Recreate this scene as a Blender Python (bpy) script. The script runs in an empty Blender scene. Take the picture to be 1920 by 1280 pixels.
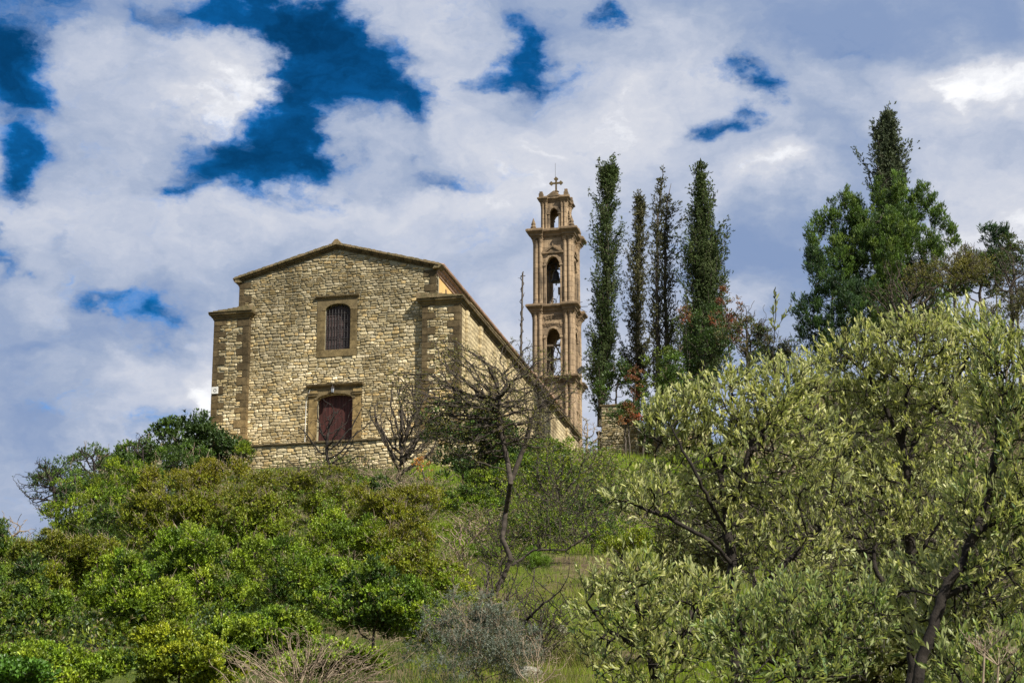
import bpy, bmesh, math, random
import numpy as np
from math import radians as R, sin, cos, pi

# ------------------------------------------------------------------ camera, sky, sun, exposure
SC = bpy.context.scene
COL = SC.collection
PITCH = math.atan(.2885)
cam_data = bpy.data.cameras.new('camera')
cam_data.lens = 75.0; cam_data.sensor_width = 36.0
cam_data.clip_start = .1; cam_data.clip_end = 5000
cam = bpy.data.objects.new('camera', cam_data); COL.objects.link(cam)
cam.location = (0, 0, 0); cam.rotation_euler = (R(90) + PITCH, 0, 0)
SC.camera = cam
SC.render.resolution_x, SC.render.resolution_y = 1024, 682
SC.view_settings.view_transform = 'Standard'
SC.view_settings.look = 'None'
SC.view_settings.exposure = .88
SC.view_settings.gamma = 1.0
SC.view_settings.use_curve_mapping = False
SC.cycles.max_bounces = 6
SC.cycles.diffuse_bounces = 2
SC.cycles.transparent_max_bounces = 8

SUN_TO = np.array([.52, -.56, .75]); SUN_TO /= np.linalg.norm(SUN_TO)
sd = bpy.data.lights.new('sun', 'SUN'); sd.energy = 4.8; sd.angle = R(.8); sd.color = (1, .95, .86)
sun = bpy.data.objects.new('sun', sd); COL.objects.link(sun)
sun.rotation_euler = (math.acos(SUN_TO[2]), 0, math.atan2(SUN_TO[0], -SUN_TO[1]))
sun.location = (30, -30, 60)

def pdir(px, py):
    a = (px - 960) / 4000.; b = (640 - py) / 4000.
    return np.array([a, cos(PITCH) - b * sin(PITCH), sin(PITCH) + b * cos(PITCH)])
def at(px, py, Y):
    d = pdir(px, py); return d * Y / d[1]
def azel(px, py):
    d = pdir(px, py); d = d / np.linalg.norm(d)
    return math.atan2(d[0], d[1]), math.asin(d[2])
PX = 1 / 4163.   # metres per source pixel per metre of distance

class NT:
    """tiny node-tree writer"""
    def __init__(s, nt): s.nt = nt; s.n = nt.nodes; s.n.clear()
    def node(s, t, **k):
        n = s.n.new(t)
        for a, b in k.items(): setattr(n, a, b)
        return n
    def put(s, sock, v):
        if v is None: return
        if isinstance(v, bpy.types.NodeSocket): s.nt.links.new(v, sock)
        else: sock.default_value = v
    def m(s, op, a, b=None, c=None, clamp=False):
        n = s.node('ShaderNodeMath', operation=op, use_clamp=clamp)
        s.put(n.inputs[0], a)
        if b is not None: s.put(n.inputs[1], b)
        if c is not None: s.put(n.inputs[2], c)
        return n.outputs[0]
    def mix(s, f, a, b, blend='MIX'):
        n = s.node('ShaderNodeMix', data_type='RGBA', blend_type=blend)
        s.put(n.inputs[0], f); s.put(n.inputs[6], c4(a)); s.put(n.inputs[7], c4(b))
        return n.outputs[2]
    def noise(s, vec, scale, detail=4, rough=.55, dist=0., w=None):
        n = s.node('ShaderNodeTexNoise')
        if w is not None:
            n.noise_dimensions = '4D'; n.inputs['W'].default_value = w
        s.put(n.inputs['Vector'], vec)
        n.inputs['Scale'].default_value = scale; n.inputs['Detail'].default_value = detail
        n.inputs['Roughness'].default_value = rough; n.inputs['Distortion'].default_value = dist
        return n.outputs['Fac']
    def ss(s, v, lo, hi, a=0., b=1.):
        n = s.node('ShaderNodeMapRange', interpolation_type='SMOOTHSTEP')
        s.put(n.inputs[0], v); n.inputs[1].default_value = lo; n.inputs[2].default_value = hi
        n.inputs[3].default_value = a; n.inputs[4].default_value = b
        return n.outputs[0]
def c4(v):
    return v if isinstance(v, bpy.types.NodeSocket) else (tuple(v) + (1,) if len(v) == 3 else v)

def make_world():
    w = bpy.data.worlds.new('World'); SC.world = w; w.use_nodes = True
    t = NT(w.node_tree)
    tc = t.node('ShaderNodeTexCoord').outputs['Generated']
    sp = t.node('ShaderNodeSeparateXYZ'); t.put(sp.inputs[0], tc)
    X, Y, Z = sp.outputs
    az = t.m('ARCTAN2', X, Y); el = t.m('ARCSINE', Z)
    vec = t.node('ShaderNodeCombineXYZ'); t.put(vec.inputs[0], az); t.put(vec.inputs[1], t.m('MULTIPLY', el, 1.55)); vec.inputs[2].default_value = 3.7
    V = vec.outputs[0]
    # domain warp keeps the cloud edges ragged
    wn = t.node('ShaderNodeTexNoise'); t.put(wn.inputs['Vector'], V); wn.inputs['Scale'].default_value = 15; wn.inputs['Detail'].default_value = 6; wn.inputs['Roughness'].default_value = .58
    wv = t.node('ShaderNodeVectorMath', operation='MULTIPLY_ADD'); t.put(wv.inputs[0], wn.outputs['Color'])
    wv.inputs[1].default_value = (.105,) * 3; t.put(wv.inputs[2], V)
    wsub = t.node('ShaderNodeVectorMath', operation='SUBTRACT'); t.put(wsub.inputs[0], wv.outputs[0]); wsub.inputs[1].default_value = (.0525,) * 3
    W = wsub.outputs[0]
    s2 = t.node('ShaderNodeSeparateXYZ'); t.put(s2.inputs[0], W)
    wa, we = s2.outputs[0], t.m('DIVIDE', s2.outputs[1], 1.55)
    def gauss_sum(gs, pw=1., ga=1.):
        tot = None
        for px, py, sx, sy, amp, rot in gs:
            a0, e0 = azel(px, py); sx *= PX; sy *= PX
            da = t.m('SUBTRACT', wa, a0); de = t.m('SUBTRACT', we, e0)
            c, s = cos(R(rot)), sin(R(rot))
            p = t.m('ADD', t.m('MULTIPLY', da, c / sx), t.m('MULTIPLY', de, s / sx))
            q = t.m('ADD', t.m('MULTIPLY', da, -s / sy), t.m('MULTIPLY', de, c / sy))
            r2 = t.m('ADD', t.m('MULTIPLY', p, p), t.m('MULTIPLY', q, q))
            g = t.m('MULTIPLY', t.m('EXPONENT', t.m('MULTIPLY', t.m('POWER', r2, pw), -1.)), amp * ga)
            tot = g if tot is None else t.m('ADD', tot, g)
        return tot
    gaps = gauss_sum([  # openings in the cloud deck: x, y, half sizes, depth, tilt
        (620, 110, 130, 85, 1.25, -35), (552, 215, 42, 70, 1.0, 10), (300, 30, 90, 30, .5, -10), (520, 30, 130, 45, .95, -15), (690, 160, 100, 70, .7, 0), (780, 215, 55, 60, .75, 0),
        (470, 300, 120, 55, 1.15, -8), (400, 350, 120, 38, .6, 15), (330, 378, 60, 15, .45, 5), (560, 300, 50, 40, .5, 0),
        (50, 155, 85, 60, 1.15, -15), (30, 300, 50, 65, 1.15, 0), (-60, 90, 110, 90, .9, 0), (80, 20, 70, 40, .5, 0), (400, 20, 100, 30, .55, 0),
        (975, 85, 60, 50, .75, 35), (940, 140, 60, 25, .5, 0), (1120, 18, 48, 24, .75, 15), (1415, 155, 55, 34, .85, 0), (1335, 232, 48, 24, .8, 0),
        (780, 345, 90, 18, .55, 0), (330, 595, 48, 30, .85, -25), (225, 568, 50, 17, .7, -12), (15, 500, 26, 40, .6, 0), (20, 440, 26, 16, .5, 0),
        (1620, 70, 60, 28, .28, -15), (1410, 470, 90, 40, .10, 0), (30, 640, 60, 20, .25, 0), (320, 800, 40, 30, .35, 0), (90, 790, 60, 30, .15, 0),
        (1000, 130, 40, 60, .4, 0), (130, 470, 40, 20, .15, 0)], 1.0, 1.8)
    clouds = gauss_sum([  # thicker, brighter lumps
        (430, 110, 150, 38, .55, -10), (430, 205, 170, 55, .7, 0), (150, 90, 110, 50, .25, 0), (1440, 320, 110, 45, .75, 8), (1830, 170, 130, 90, .45, 0),
        (1000, 330, 170, 80, .4, 0), (790, 380, 110, 35, .5, 0), (620, 390, 260, 60, .3, 10), (250, 420, 200, 60, .35, 0), (1190, 110, 160, 90, .3, 0),
        (820, 110, 110, 60, .25, 0), (250, 690, 110, 40, .35, 0), (180, 470, 160, 50, .25, 0), (1720, 430, 120, 40, .25, 0), (1150, 250, 160, 60, .3, 0),
        (670, 240, 90, 45, .3, 0), (50, 380, 80, 30, .3, 0), (300, 500, 120, 40, .2, 0), (1350, 560, 100, 40, .3, 0), (60, 560, 80, 40, .2, 0), (1480, 460, 90, 30, .15, 0),
        (420, 720, 100, 60, .25, 0)])
    greys = gauss_sum([
        (110, 780, 110, 60, .12, 0), (330, 560, 130, 40, .25, 0), (1560, 560, 120, 70, .3, 0), (1600, 60, 300, 60, .35, 0), (1420, 470, 130, 60, .45, 0),
        (250, 620, 130, 40, .25, 0), (1250, 160, 90, 60, .2, 0), (1550, 230, 110, 60, .3, 0), (1600, 400, 160, 50, .25, 0), (1850, 50, 120, 60, .35, 0),
        (860, 560, 160, 80, .15, 0), (180, 880, 150, 70, .25, 0), (1000, 470, 140, 60, .15, 0)])
    n1 = t.noise(W, 9, 7, .56, 0, 1.3); n2 = t.noise(W, 34, 7, .62, .2, 4.1); n3 = t.noise(V, 5.2, 6, .55, .1, 7.7); n4 = t.noise(W, 110, 5, .6, 0, 2.)
    g = t.m('ADD', gaps, t.m('MULTIPLY', t.m('SUBTRACT', n2, .5), 2.3))
    g = t.m('ADD', g, t.m('MULTIPLY', t.m('SUBTRACT', n4, .5), 1.1))
    # beyond the photographed part the broken deck simply goes on
    far = t.ss(t.m('ADD', t.m('ABSOLUTE', az), t.m('ABSOLUTE', t.m('SUBTRACT', el, .28))), .42, .7)
    g = t.m('ADD', g, t.m('MULTIPLY', far, t.m('MULTIPLY', t.m('SUBTRACT', n3, .46), 4.)))
    hole = t.ss(g, .05, 1.6)
    dens = t.m('ADD', t.m('MULTIPLY', clouds, .46), t.m('MULTIPLY', t.m('SUBTRACT', n1, .5), 1.7))
    dens = t.m('ADD', dens, t.m('MULTIPLY', t.m('SUBTRACT', n2, .5), .34))
    dens = t.m('SUBTRACT', dens, t.m('MULTIPLY', greys, .62))
    dens = t.m('SUBTRACT', dens, t.m('MULTIPLY', gaps, .30))
    ramp = t.node('ShaderNodeValToRGB'); t.put(ramp.inputs[0], t.ss(dens, -.45, .62))
    cr = ramp.color_ramp
    for p, c in ((0., (.21, .29, .47)), (.25, (.325, .39, .53)), (.5, (.455, .50, .61)), (.75, (.59, .61, .675)), (1., (.68, .69, .74))):
        e = cr.elements.new(p); e.color = c + (1,)
    cr.elements.remove(cr.elements[0]); cr.elements.remove(cr.elements[-1])
    sky = t.node('ShaderNodeTexSky', sky_type='NISHITA'); sky.sun_disc = False
    sky.sun_elevation = math.asin(SUN_TO[2]); sky.sun_rotation = math.atan2(SUN_TO[0], SUN_TO[1])
    sky.altitude = 900; sky.air_density = 1.0; sky.dust_density = .2; sky.ozone_density = 4.
    tint = t.mix(1., sky.outputs[0], (.04, .53, .86), 'MULTIPLY')
    thin = t.ss(n2, .3, .75, .55, 1.25)
    vs = t.node('ShaderNodeVectorMath', operation='SCALE'); t.put(vs.inputs[0], tint); t.put(vs.inputs[3], t.m('MULTIPLY', thin, t.ss(g, .5, 2.1, 1.9, .8)))
    b1 = t.node('ShaderNodeBackground'); t.put(b1.inputs[0], vs.outputs[0]); b1.inputs[1].default_value = .052
    b2 = t.node('ShaderNodeBackground'); t.put(b2.inputs[0], ramp.outputs[0]); b2.inputs[1].default_value = .63
    mx = t.node('ShaderNodeMixShader'); t.put(mx.inputs[0], hole); t.put(mx.inputs[1], b2.outputs[0]); t.put(mx.inputs[2], b1.outputs[0])
    o = t.node('ShaderNodeOutputWorld'); t.put(o.inputs[0], mx.outputs[0])
    w.cycles.sampling_method = 'MANUAL'; w.cycles.sample_map_resolution = 512
make_world()

# ------------------------------------------------------------------ materials
def mat(name, col, col2=None, scale=3., rough=.9, bump=.3, bscale=25., use_attr=False, dirt=None, spec=.2, stretch=None, metallic=0., dirt_scale=.8, dirt_amt=.6, bdist=.02, brick=None):
    m = bpy.data.materials.new(name); m.use_nodes = True
    t = NT(m.node_tree)
    v = t.node('ShaderNodeTexCoord').outputs['Object']
    if stretch:
        mp = t.node('ShaderNodeMapping'); t.put(mp.inputs[0], v); mp.inputs[3].default_value = stretch; vv = mp.outputs[0]
    else: vv = v
    if use_attr:
        base = t.node('ShaderNodeAttribute', attribute_name='col').outputs[0]
        n = t.noise(vv, scale, 6, .65)
        base = t.mix(1., base, t.mix(t.ss(n, .3, .7), (.62, .60, .56), (1.25, 1.22, 1.15)), 'MULTIPLY')
        mp2 = t.node('ShaderNodeMapping'); t.put(mp2.inputs[0], t.node('ShaderNodeNewGeometry').outputs['Position']); mp2.inputs[3].default_value = (1, 1, .45)
        wn_ = t.noise(mp2.outputs[0], .55, 7, .68, .3, 5.); wn2 = t.noise(mp2.outputs[0], 2.4, 6, .7, .3, 9.)
        base = t.mix(1., base, t.mix(t.ss(wn_, .34, .62), (.58, .55, .47), (1.12, 1.10, 1.04)), 'MULTIPLY')
        base = t.mix(t.m('MULTIPLY', t.ss(wn2, .56, .70), .55), base, (.075, .062, .035))
    else:
        n = t.noise(vv, scale, 7, .62)
        base = t.mix(t.ss(n, .32, .68), col, col2 or [c * .7 for c in col])
    if dirt:
        d = t.noise(vv, dirt_scale, 6, .65, .4, 3.)
        base = t.mix(t.m('MULTIPLY', t.ss(d, .5, .68), dirt_amt), base, dirt)
    fine = t.noise(v, bscale, 6, .7)
    if brick:
        s_ = t.node('ShaderNodeSeparateXYZ'); t.put(s_.inputs[0], v); cb = t.node('ShaderNodeCombineXYZ')
        t.put(cb.inputs[0], t.m('ADD', s_.outputs[0], s_.outputs[1])); t.put(cb.inputs[1], t.m('ADD', s_.outputs[2], t.m('MULTIPLY', t.noise(v, .8, 2), .12)))
        bt = t.node('ShaderNodeTexBrick'); t.put(bt.inputs['Vector'], cb.outputs[0]); bt.inputs['Scale'].default_value = 1.; bt.inputs['Brick Width'].default_value = brick[0]; bt.inputs['Row Height'].default_value = brick[1]
        bt.inputs['Mortar Size'].default_value = brick[2]; bt.inputs['Mortar Smooth'].default_value = .4; bt.inputs['Bias'].default_value = 0.
        bt.inputs['Color1'].default_value = (.72, .72, .72, 1); bt.inputs['Color2'].default_value = (1.15, 1.13, 1.08, 1); bt.inputs['Mortar'].default_value = (.42, .38, .33, 1)
        base = t.mix(.85, base, t.mix(1., base, bt.outputs['Color'], 'MULTIPLY')); fine = t.m('SUBTRACT', fine, t.m('MULTIPLY', bt.outputs['Fac'], .8))
    p = t.node('ShaderNodeBsdfPrincipled'); t.put(p.inputs['Base Color'], base)
    t.put(p.inputs['Roughness'], t.m('ADD', rough - .08, t.m('MULTIPLY', fine, .16))); p.inputs['Specular IOR Level'].default_value = spec
    p.inputs['Metallic'].default_value = metallic
    b = t.node('ShaderNodeBump'); b.inputs['Strength'].default_value = bump; b.inputs['Distance'].default_value = bdist
    t.put(b.inputs['Height'], fine); t.put(p.inputs['Normal'], b.outputs[0])
    o = t.node('ShaderNodeOutputMaterial'); t.put(o.inputs[0], p.outputs[0])
    return m
def leaf_mat(name, under=None, trans=.35, rough=.5, spec=.25):
    m = bpy.data.materials.new(name); m.use_nodes = True
    t = NT(m.node_tree)
    base = t.node('ShaderNodeAttribute', attribute_name='col').outputs[0]
    if under:
        bf = t.node('ShaderNodeNewGeometry').outputs['Backfacing']
        base = t.mix(t.m('MULTIPLY', bf, .75), base, under)
    p = t.node('ShaderNodeBsdfPrincipled'); t.put(p.inputs['Base Color'], base); p.inputs['Roughness'].default_value = rough
    p.inputs['Specular IOR Level'].default_value = spec
    tr = t.node('ShaderNodeBsdfTranslucent'); t.put(tr.inputs[0], t.mix(1., base, (1.15, 1.2, .55), 'MULTIPLY'))
    mx = t.node('ShaderNodeMixShader'); mx.inputs[0].default_value = trans
    t.put(mx.inputs[1], p.outputs[0]); t.put(mx.inputs[2], tr.outputs[0])
    o = t.node('ShaderNodeOutputMaterial'); t.put(o.inputs[0], mx.outputs[0])
    return m
M = {}
M['rubble'] = mat('rubble stone', None, use_attr=True, scale=9, bump=.8, bscale=22, bdist=.03)
M['mortar'] = mat('mortar', (.35, .315, .21), (.19, .165, .105), scale=2.2, bump=.8, bscale=16, dirt=(.06, .05, .028), dirt_scale=1.2, bdist=.04)
M['quoin'] = mat('brown sandstone', None, use_attr=True, scale=5, bump=.6, bscale=14, dirt=(.035, .026, .014), dirt_amt=.55, bdist=.03)
M['trim'] = mat('weathered ochre stone', (.17, .127, .062), (.095, .072, .037), scale=2.4, bump=.5, bscale=14, dirt=(.05, .038, .02), dirt_scale=1.4, bdist=.03)
M['cornice'] = mat('dark weathered cornice', (.15, .112, .055), (.07, .052, .027), scale=2., bump=.8, bscale=9, dirt=(.03, .025, .014), dirt_scale=1., bdist=.05)
M['rooftile'] = mat('mossy roof tile', (.215, .155, .085), (.10, .085, .04), scale=3., bump=.8, bscale=10, dirt=(.07, .07, .03), dirt_scale=1.3, bdist=.04)
M['pinktile'] = mat('pink clay tile', (.36, .235, .165), (.24, .155, .105), scale=2., bump=.5, bscale=10, dirt=(.10, .07, .05))
M['plaster'] = mat('yellow plaster', (.60, .39, .155), (.50, .31, .12), scale=1.2, bump=.2, bscale=20, dirt=(.30, .19, .075), dirt_scale=.6, dirt_amt=.5)
M['sidewall'] = mat('ochre ashlar side wall', (.58, .48, .29), (.40, .32, .18), scale=1.6, bump=1., bscale=6, stretch=(1, .4, .7), dirt=(.13, .095, .045), dirt_scale=.9, dirt_amt=.85, bdist=.07, brick=(.62, .27, .03))
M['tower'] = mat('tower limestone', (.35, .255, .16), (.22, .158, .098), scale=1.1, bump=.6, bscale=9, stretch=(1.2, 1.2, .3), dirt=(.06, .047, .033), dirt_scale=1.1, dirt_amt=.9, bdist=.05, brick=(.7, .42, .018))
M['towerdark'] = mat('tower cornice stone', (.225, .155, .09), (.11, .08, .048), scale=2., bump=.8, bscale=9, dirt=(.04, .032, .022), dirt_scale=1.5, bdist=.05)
M['door'] = mat('oxblood door board', (.060, .020, .016), (.034, .013, .011), scale=3., stretch=(3, 3, .3), rough=.6, bump=.3, bscale=30)
M['wood'] = mat('grey old timber', (.16, .12, .08), (.08, .06, .04), scale=4, stretch=(3, 3, .4))
M['shutter'] = mat('dark brown shutter', (.075, .052, .048), (.042, .03, .028), scale=3, stretch=(4, 4, .3), rough=.55)
M['iron'] = mat('black iron', (.018, .017, .017), (.035, .026, .02), rough=.55, spec=.5, bump=.2)
M['bronze'] = mat('dark bell bronze', (.045, .045, .045), (.025, .027, .027), rough=.45, spec=.5, metallic=.5, bump=.2)
M['white'] = mat('white painted metal', (.62, .61, .56), (.52, .50, .44), rough=.5, bump=.1)
M['glass'] = mat('lamp glass', (.35, .37, .40), (.25, .27, .30), rough=.15, spec=.6, bump=.0)
M['bark'] = mat('grey brown bark', (.12, .10, .078), (.045, .036, .028), scale=14, bump=1., bscale=60, stretch=(1, 1, .4), bdist=.01)
M['darkbark'] = mat('dark olive bark', (.036, .029, .023), (.015, .012, .010), scale=16, bump=1., bscale=70, stretch=(1, 1, .4), bdist=.01)
M['greytwig'] = mat('pale dry twig', (.30, .235, .16), (.15, .11, .075), scale=9, bump=.3)
M['browntwig'] = mat('brown bare twig', (.072, .058, .044), (.034, .027, .021), scale=9, bump=.3)
M['leaf'] = leaf_mat('green leaf', trans=.22, rough=.45, spec=.3)
M['dark_leaf'] = leaf_mat('cypress spray', trans=.12, rough=.7, spec=.1)
M['olive_leaf'] = leaf_mat('olive leaf', under=(.40, .42, .20), trans=.40, rough=.42, spec=.3)
M['grass'] = leaf_mat('grass blade', trans=.4, rough=.6, spec=.15)
M['rock'] = mat('pale limestone rock', (.42, .39, .32), (.24, .22, .17), scale=4, bump=1., bscale=12, dirt=(.12, .12, .05), bdist=.05)

# ------------------------------------------------------------------ mesh helpers
def link(o, parent=None):
    COL.objects.link(o)
    if parent is not None: o.parent = parent
    return o
class MB:
    def __init__(s): s.v = []; s.f = []; s.c = []
    def add(s, vs, fs, col=None):
        b = len(s.v); s.v += [tuple(map(float, p)) for p in vs]; s.f += [tuple(i + b for i in f) for f in fs]
        s.c += [tuple(col) if col is not None else (1, 1, 1)] * len(vs)
    def box(s, x0, x1, y0, y1, z0, z1, col=None):
        s.add([(x, y, z) for x in (x0, x1) for y in (y0, y1) for z in (z0, z1)],
              [(0, 1, 3, 2), (4, 6, 7, 5), (0, 4, 5, 1), (2, 3, 7, 6), (0, 2, 6, 4), (1, 5, 7, 3)], col)
    def prism(s, poly, o, ux, n, d0, d1, col=None, uz=(0, 0, 1)):
        """2-D polygon (counter-clockwise seen from outside) extruded along n from d0 (inner) to d1 (outer)"""
        o, ux, n, uz = map(np.array, (o, ux, n, uz))
        k = len(poly); vs = [o + ux * p[0] + uz * p[1] + n * d for d in (d0, d1) for p in poly]
        fs = [tuple(range(k, 2 * k)), tuple(range(k - 1, -1, -1))] + [(i, (i + 1) % k, k + (i + 1) % k, k + i) for i in range(k)]
        s.add(vs, fs, col)
    def loft(s, rings, cap=True, col=None):
        k = len(rings[0]); vs = [p for r in rings for p in r]; fs = []
        for j in range(len(rings) - 1):
            for i in range(k): fs.append((j * k + i, j * k + (i + 1) % k, (j + 1) * k + (i + 1) % k, (j + 1) * k + i))
        if cap: fs += [tuple(range(k - 1, -1, -1)), tuple(range((len(rings) - 1) * k, len(rings) * k))]
        s.add(vs, fs, col)
    def lathe(s, prof, c, seg=12, col=None):
        s.loft([[(c[0] + r * cos(2 * pi * i / seg), c[1] + r * sin(2 * pi * i / seg), c[2] + z) for i in range(seg)] for r, z in prof], True, col)
    def tube(s, a, b, r0, r1=None, seg=6, col=None):
        a, b = np.array(a, float), np.array(b, float); r1 = r0 if r1 is None else r1
        d = b - a; d /= np.linalg.norm(d); ref = np.array((0, 0, 1.)) if abs(d[2]) < .9 else np.array((1., 0, 0))
        n1 = np.cross(d, ref); n1 /= np.linalg.norm(n1); n2 = np.cross(d, n1)
        s.loft([[p + r * (n1 * cos(2 * pi * i / seg) + n2 * sin(2 * pi * i / seg)) for i in range(seg)] for p, r in ((a, r0), (b, r1))], True, col)
    def build(s, name, m, parent=None, smooth=False, bevel=0):
        me = bpy.data.meshes.new(name); me.from_pydata(s.v, [], s.f); me.materials.append(m)
        a = me.color_attributes.new('col', 'FLOAT_COLOR', 'POINT')
        a.data.foreach_set('color', np.c_[np.array(s.c), np.ones(len(s.c))].astype('f').ravel())
        bm = bmesh.new(); bm.from_mesh(me); bmesh.ops.recalc_face_normals(bm, faces=bm.faces); bm.to_mesh(me); bm.free()
        if smooth: me.shade_smooth()
        o = bpy.data.objects.new(name, me); link(o, parent)
        if bevel:
            b = o.modifiers.new('edge wear', 'BEVEL'); b.width = bevel; b.segments = 2; b.limit_method = 'ANGLE'
        return o
def np_mesh(name, V, F, C, m, parent=None, smooth=False):
    """V (n,3), F (k,3|4) arrays, C (n,3)"""
    me = bpy.data.meshes.new(name); V = np.asarray(V, 'f'); F = np.asarray(F, 'i'); k = F.shape[1]
    me.vertices.add(len(V)); me.vertices.foreach_set('co', V.ravel())
    me.loops.add(F.size); me.loops.foreach_set('vertex_index', F.ravel())
    me.polygons.add(len(F)); me.polygons.foreach_set('loop_start', np.arange(0, F.size, k, dtype='i')); me.polygons.foreach_set('loop_total', np.full(len(F), k, 'i'))
    me.update(calc_edges=True)
    a = me.color_attributes.new('col', 'FLOAT_COLOR', 'POINT'); a.data.foreach_set('color', np.c_[C, np.ones(len(C))].astype('f').ravel())
    me.materials.append(m)
    if smooth: me.shade_smooth()
    o = bpy.data.objects.new(name, me); link(o, parent); return o
def tag(o, label=None, cat=None, group=None, kind=None):
    if label: o['label'] = label
    if cat: o['category'] = cat
    if group: o['group'] = group
    if kind: o['kind'] = kind
    return o
def empty(name, loc=(0, 0, 0), rz=0, label=None, cat=None, group=None):
    o = bpy.data.objects.new(name, None); o.location = tuple(map(float, loc)); o.rotation_euler = (0, 0, rz); link(o)
    return tag(o, label, cat, group)

# ------------------------------------------------------------------ terrain
YAW = R(12.84)
O = np.array([-3.05, 120., 28.85])
U = np.array([cos(YAW), -sin(YAW), 0]); VV = np.array([sin(YAW), cos(YAW), 0])
def local(x, y): return (x - O[0]) * U[0] + (y - O[1]) * U[1], (x - O[0]) * VV[0] + (y - O[1]) * VV[1]
YK = np.array([-400, -60, -8, 0, 8, 15, 30, 42, 60, 80, 105, 112, 116, 121, 126, 190, 260, 420, 900])
ZK = np.array([-14, -6, -2.2, -1.75, -.4, 1.5, 4.1, 6.6, 10.8, 15.9, 22.9, 24.9, 26.3, 28.0, 28.45, 28.6, 22, 10, -10])
def ground(x, y, rough=True):
    x = np.asarray(x, float); y = np.asarray(y, float)
    z = np.interp(y, YK, ZK)
    lu, lv = local(x, y)
    k = np.clip((.6 - lu) / 2.2, 0, 1) * np.clip((lv + 30) / 10., 0, 1) * np.clip((34 - lv) / 6., 0, 1)   # left of the church's right corner the hill stays down to the terrace wall
    z = np.where(k > 0, np.minimum(z, (1 - k) * z + k * np.minimum(z, 25.9)), z)
    s = np.clip(-15.5 - x - np.clip(40 - y, 0, 60) * .3, 0, None); z = z - .5 * s ** 1.08 * np.clip(y / 60, 0, 1) * np.clip((700 - y) / 500, .2, 1)
    s = np.clip(x - 24, 0, None); z = z - .16 * s
    z = np.maximum(z, -16)
    z = z + 2.1 * np.clip((x - 9) / 10., 0, 1) * np.clip((y - 45) / 35., 0, 1) * np.clip((170 - y) / 30., 0, 1)
    z = z + 2.6 * np.clip((x - 13) / 4., 0, 1) * np.clip((y - 50) / 25., 0, 1) * np.clip((150 - y) / 30., 0, 1)
    if rough:
        z = z + .10 * np.sin(x * 1.3 + .7 * y) * np.sin(y * .9 - .4 * x) + .22 * np.sin(x * .43 + 1) * np.sin(y * .31 + 2) * np.clip(y / 30, 0, 1)
    return z
def make_terrain():
    xs = np.unique(np.r_[np.arange(-900, -60, 40), np.arange(-60, 60, 1.), np.arange(60, 900, 40)])
    ys = np.unique(np.r_[np.arange(-400, -20, 30), np.arange(-20, 150, 1.), np.arange(150, 300, 5), np.arange(300, 900, 40)])
    gx, gy = np.meshgrid(xs, ys); gz = ground(gx, gy)
    V = np.c_[gx.ravel(), gy.ravel(), gz.ravel()]
    nx, ny = len(xs), len(ys); i = np.arange(nx * (ny - 1)).reshape(ny - 1, nx)[:, :-1].ravel()
    F = np.c_[i, i + 1, i + nx + 1, i + nx]
    m = bpy.data.materials.new('hillside soil'); m.use_nodes = True; t = NT(m.node_tree)
    v = t.node('ShaderNodeTexCoord').outputs['Object']
    n = t.noise(v, .35, 6, .6); n2 = t.noise(v, 3., 7, .7)
    c = t.mix(t.ss(n2, .35, .65), (.085, .06, .035), (.16, .125, .07))
    c = t.mix(t.ss(n, .42, .58), c, t.mix(n2, (.05, .075, .012), (.11, .13, .02)))
    p = t.node('ShaderNodeBsdfPrincipled'); t.put(p.inputs['Base Color'], c); p.inputs['Roughness'].default_value = 1.; p.inputs['Specular IOR Level'].default_value = .1
    b = t.node('ShaderNodeBump'); b.inputs['Distance'].default_value = .2; t.put(b.inputs['Height'], n2); t.put(p.inputs['Normal'], b.outputs[0])
    o_ = t.node('ShaderNodeOutputMaterial'); t.put(o_.inputs[0], p.outputs[0])
    o = np_mesh('hill', V, F, np.ones((len(V), 3)), m, smooth=True); tag(o, kind='structure')
make_terrain()

# ------------------------------------------------------------------ rubble walls
rs = random.Random(5)
def wob(x, z): return .035 * sin(1.3 * x + .6 * z) + .03 * sin(2.9 * x + 1.7 * z + 1) + .02 * sin(6.1 * x - 2.3 * z)
EXCL = []
def rubble(x0, x1, z0, z1, keep, hmin=.10, hmax=.24, wmin=.15, wmax=.58):
    """irregular courses of field stones; returns (cx, cz, w, h)"""
    out = []; z = z0
    while z < z1:
        h = rs.uniform(hmin, hmax); x = x0 + rs.uniform(-.3, 0)
        while x < x1:
            w = rs.uniform(wmin, wmax) * (.75 + h * 1.4)
            if rs.random() < .16: parts = [(z, h * .48), (z + h * .5, h * .5)]
            else: parts = [(z, h)]
            for zz, hh in parts:
                a, b = max(x, x0), min(x + w, x1)
                if b - a < .1: continue
                cx, cz = (a + b) / 2, zz + hh / 2 + wob((a + b) / 2, zz)
                cz += rs.uniform(-.012, .012)
                segs = [(a, b)]
                for (ex0, ex1, ez0, ez1) in EXCL:      # cut the stone back to the dressed blocks it meets
                    if cz + hh * .3 < ez0 or cz - hh * .3 > ez1: continue
                    ns = []
                    for (p, q) in segs:
                        if q <= ex0 or p >= ex1: ns.append((p, q)); continue
                        if ex0 - p > .09: ns.append((p, ex0))
                        if q - ex1 > .09: ns.append((ex1, q))
                    segs = ns
                for (p, q) in segs:
                    if keep((p + q) / 2, cz, (q - p) / 2, hh / 2): out.append(((p + q) / 2, cz, q - p, hh))
            x += w
        z += h
    return out
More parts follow.
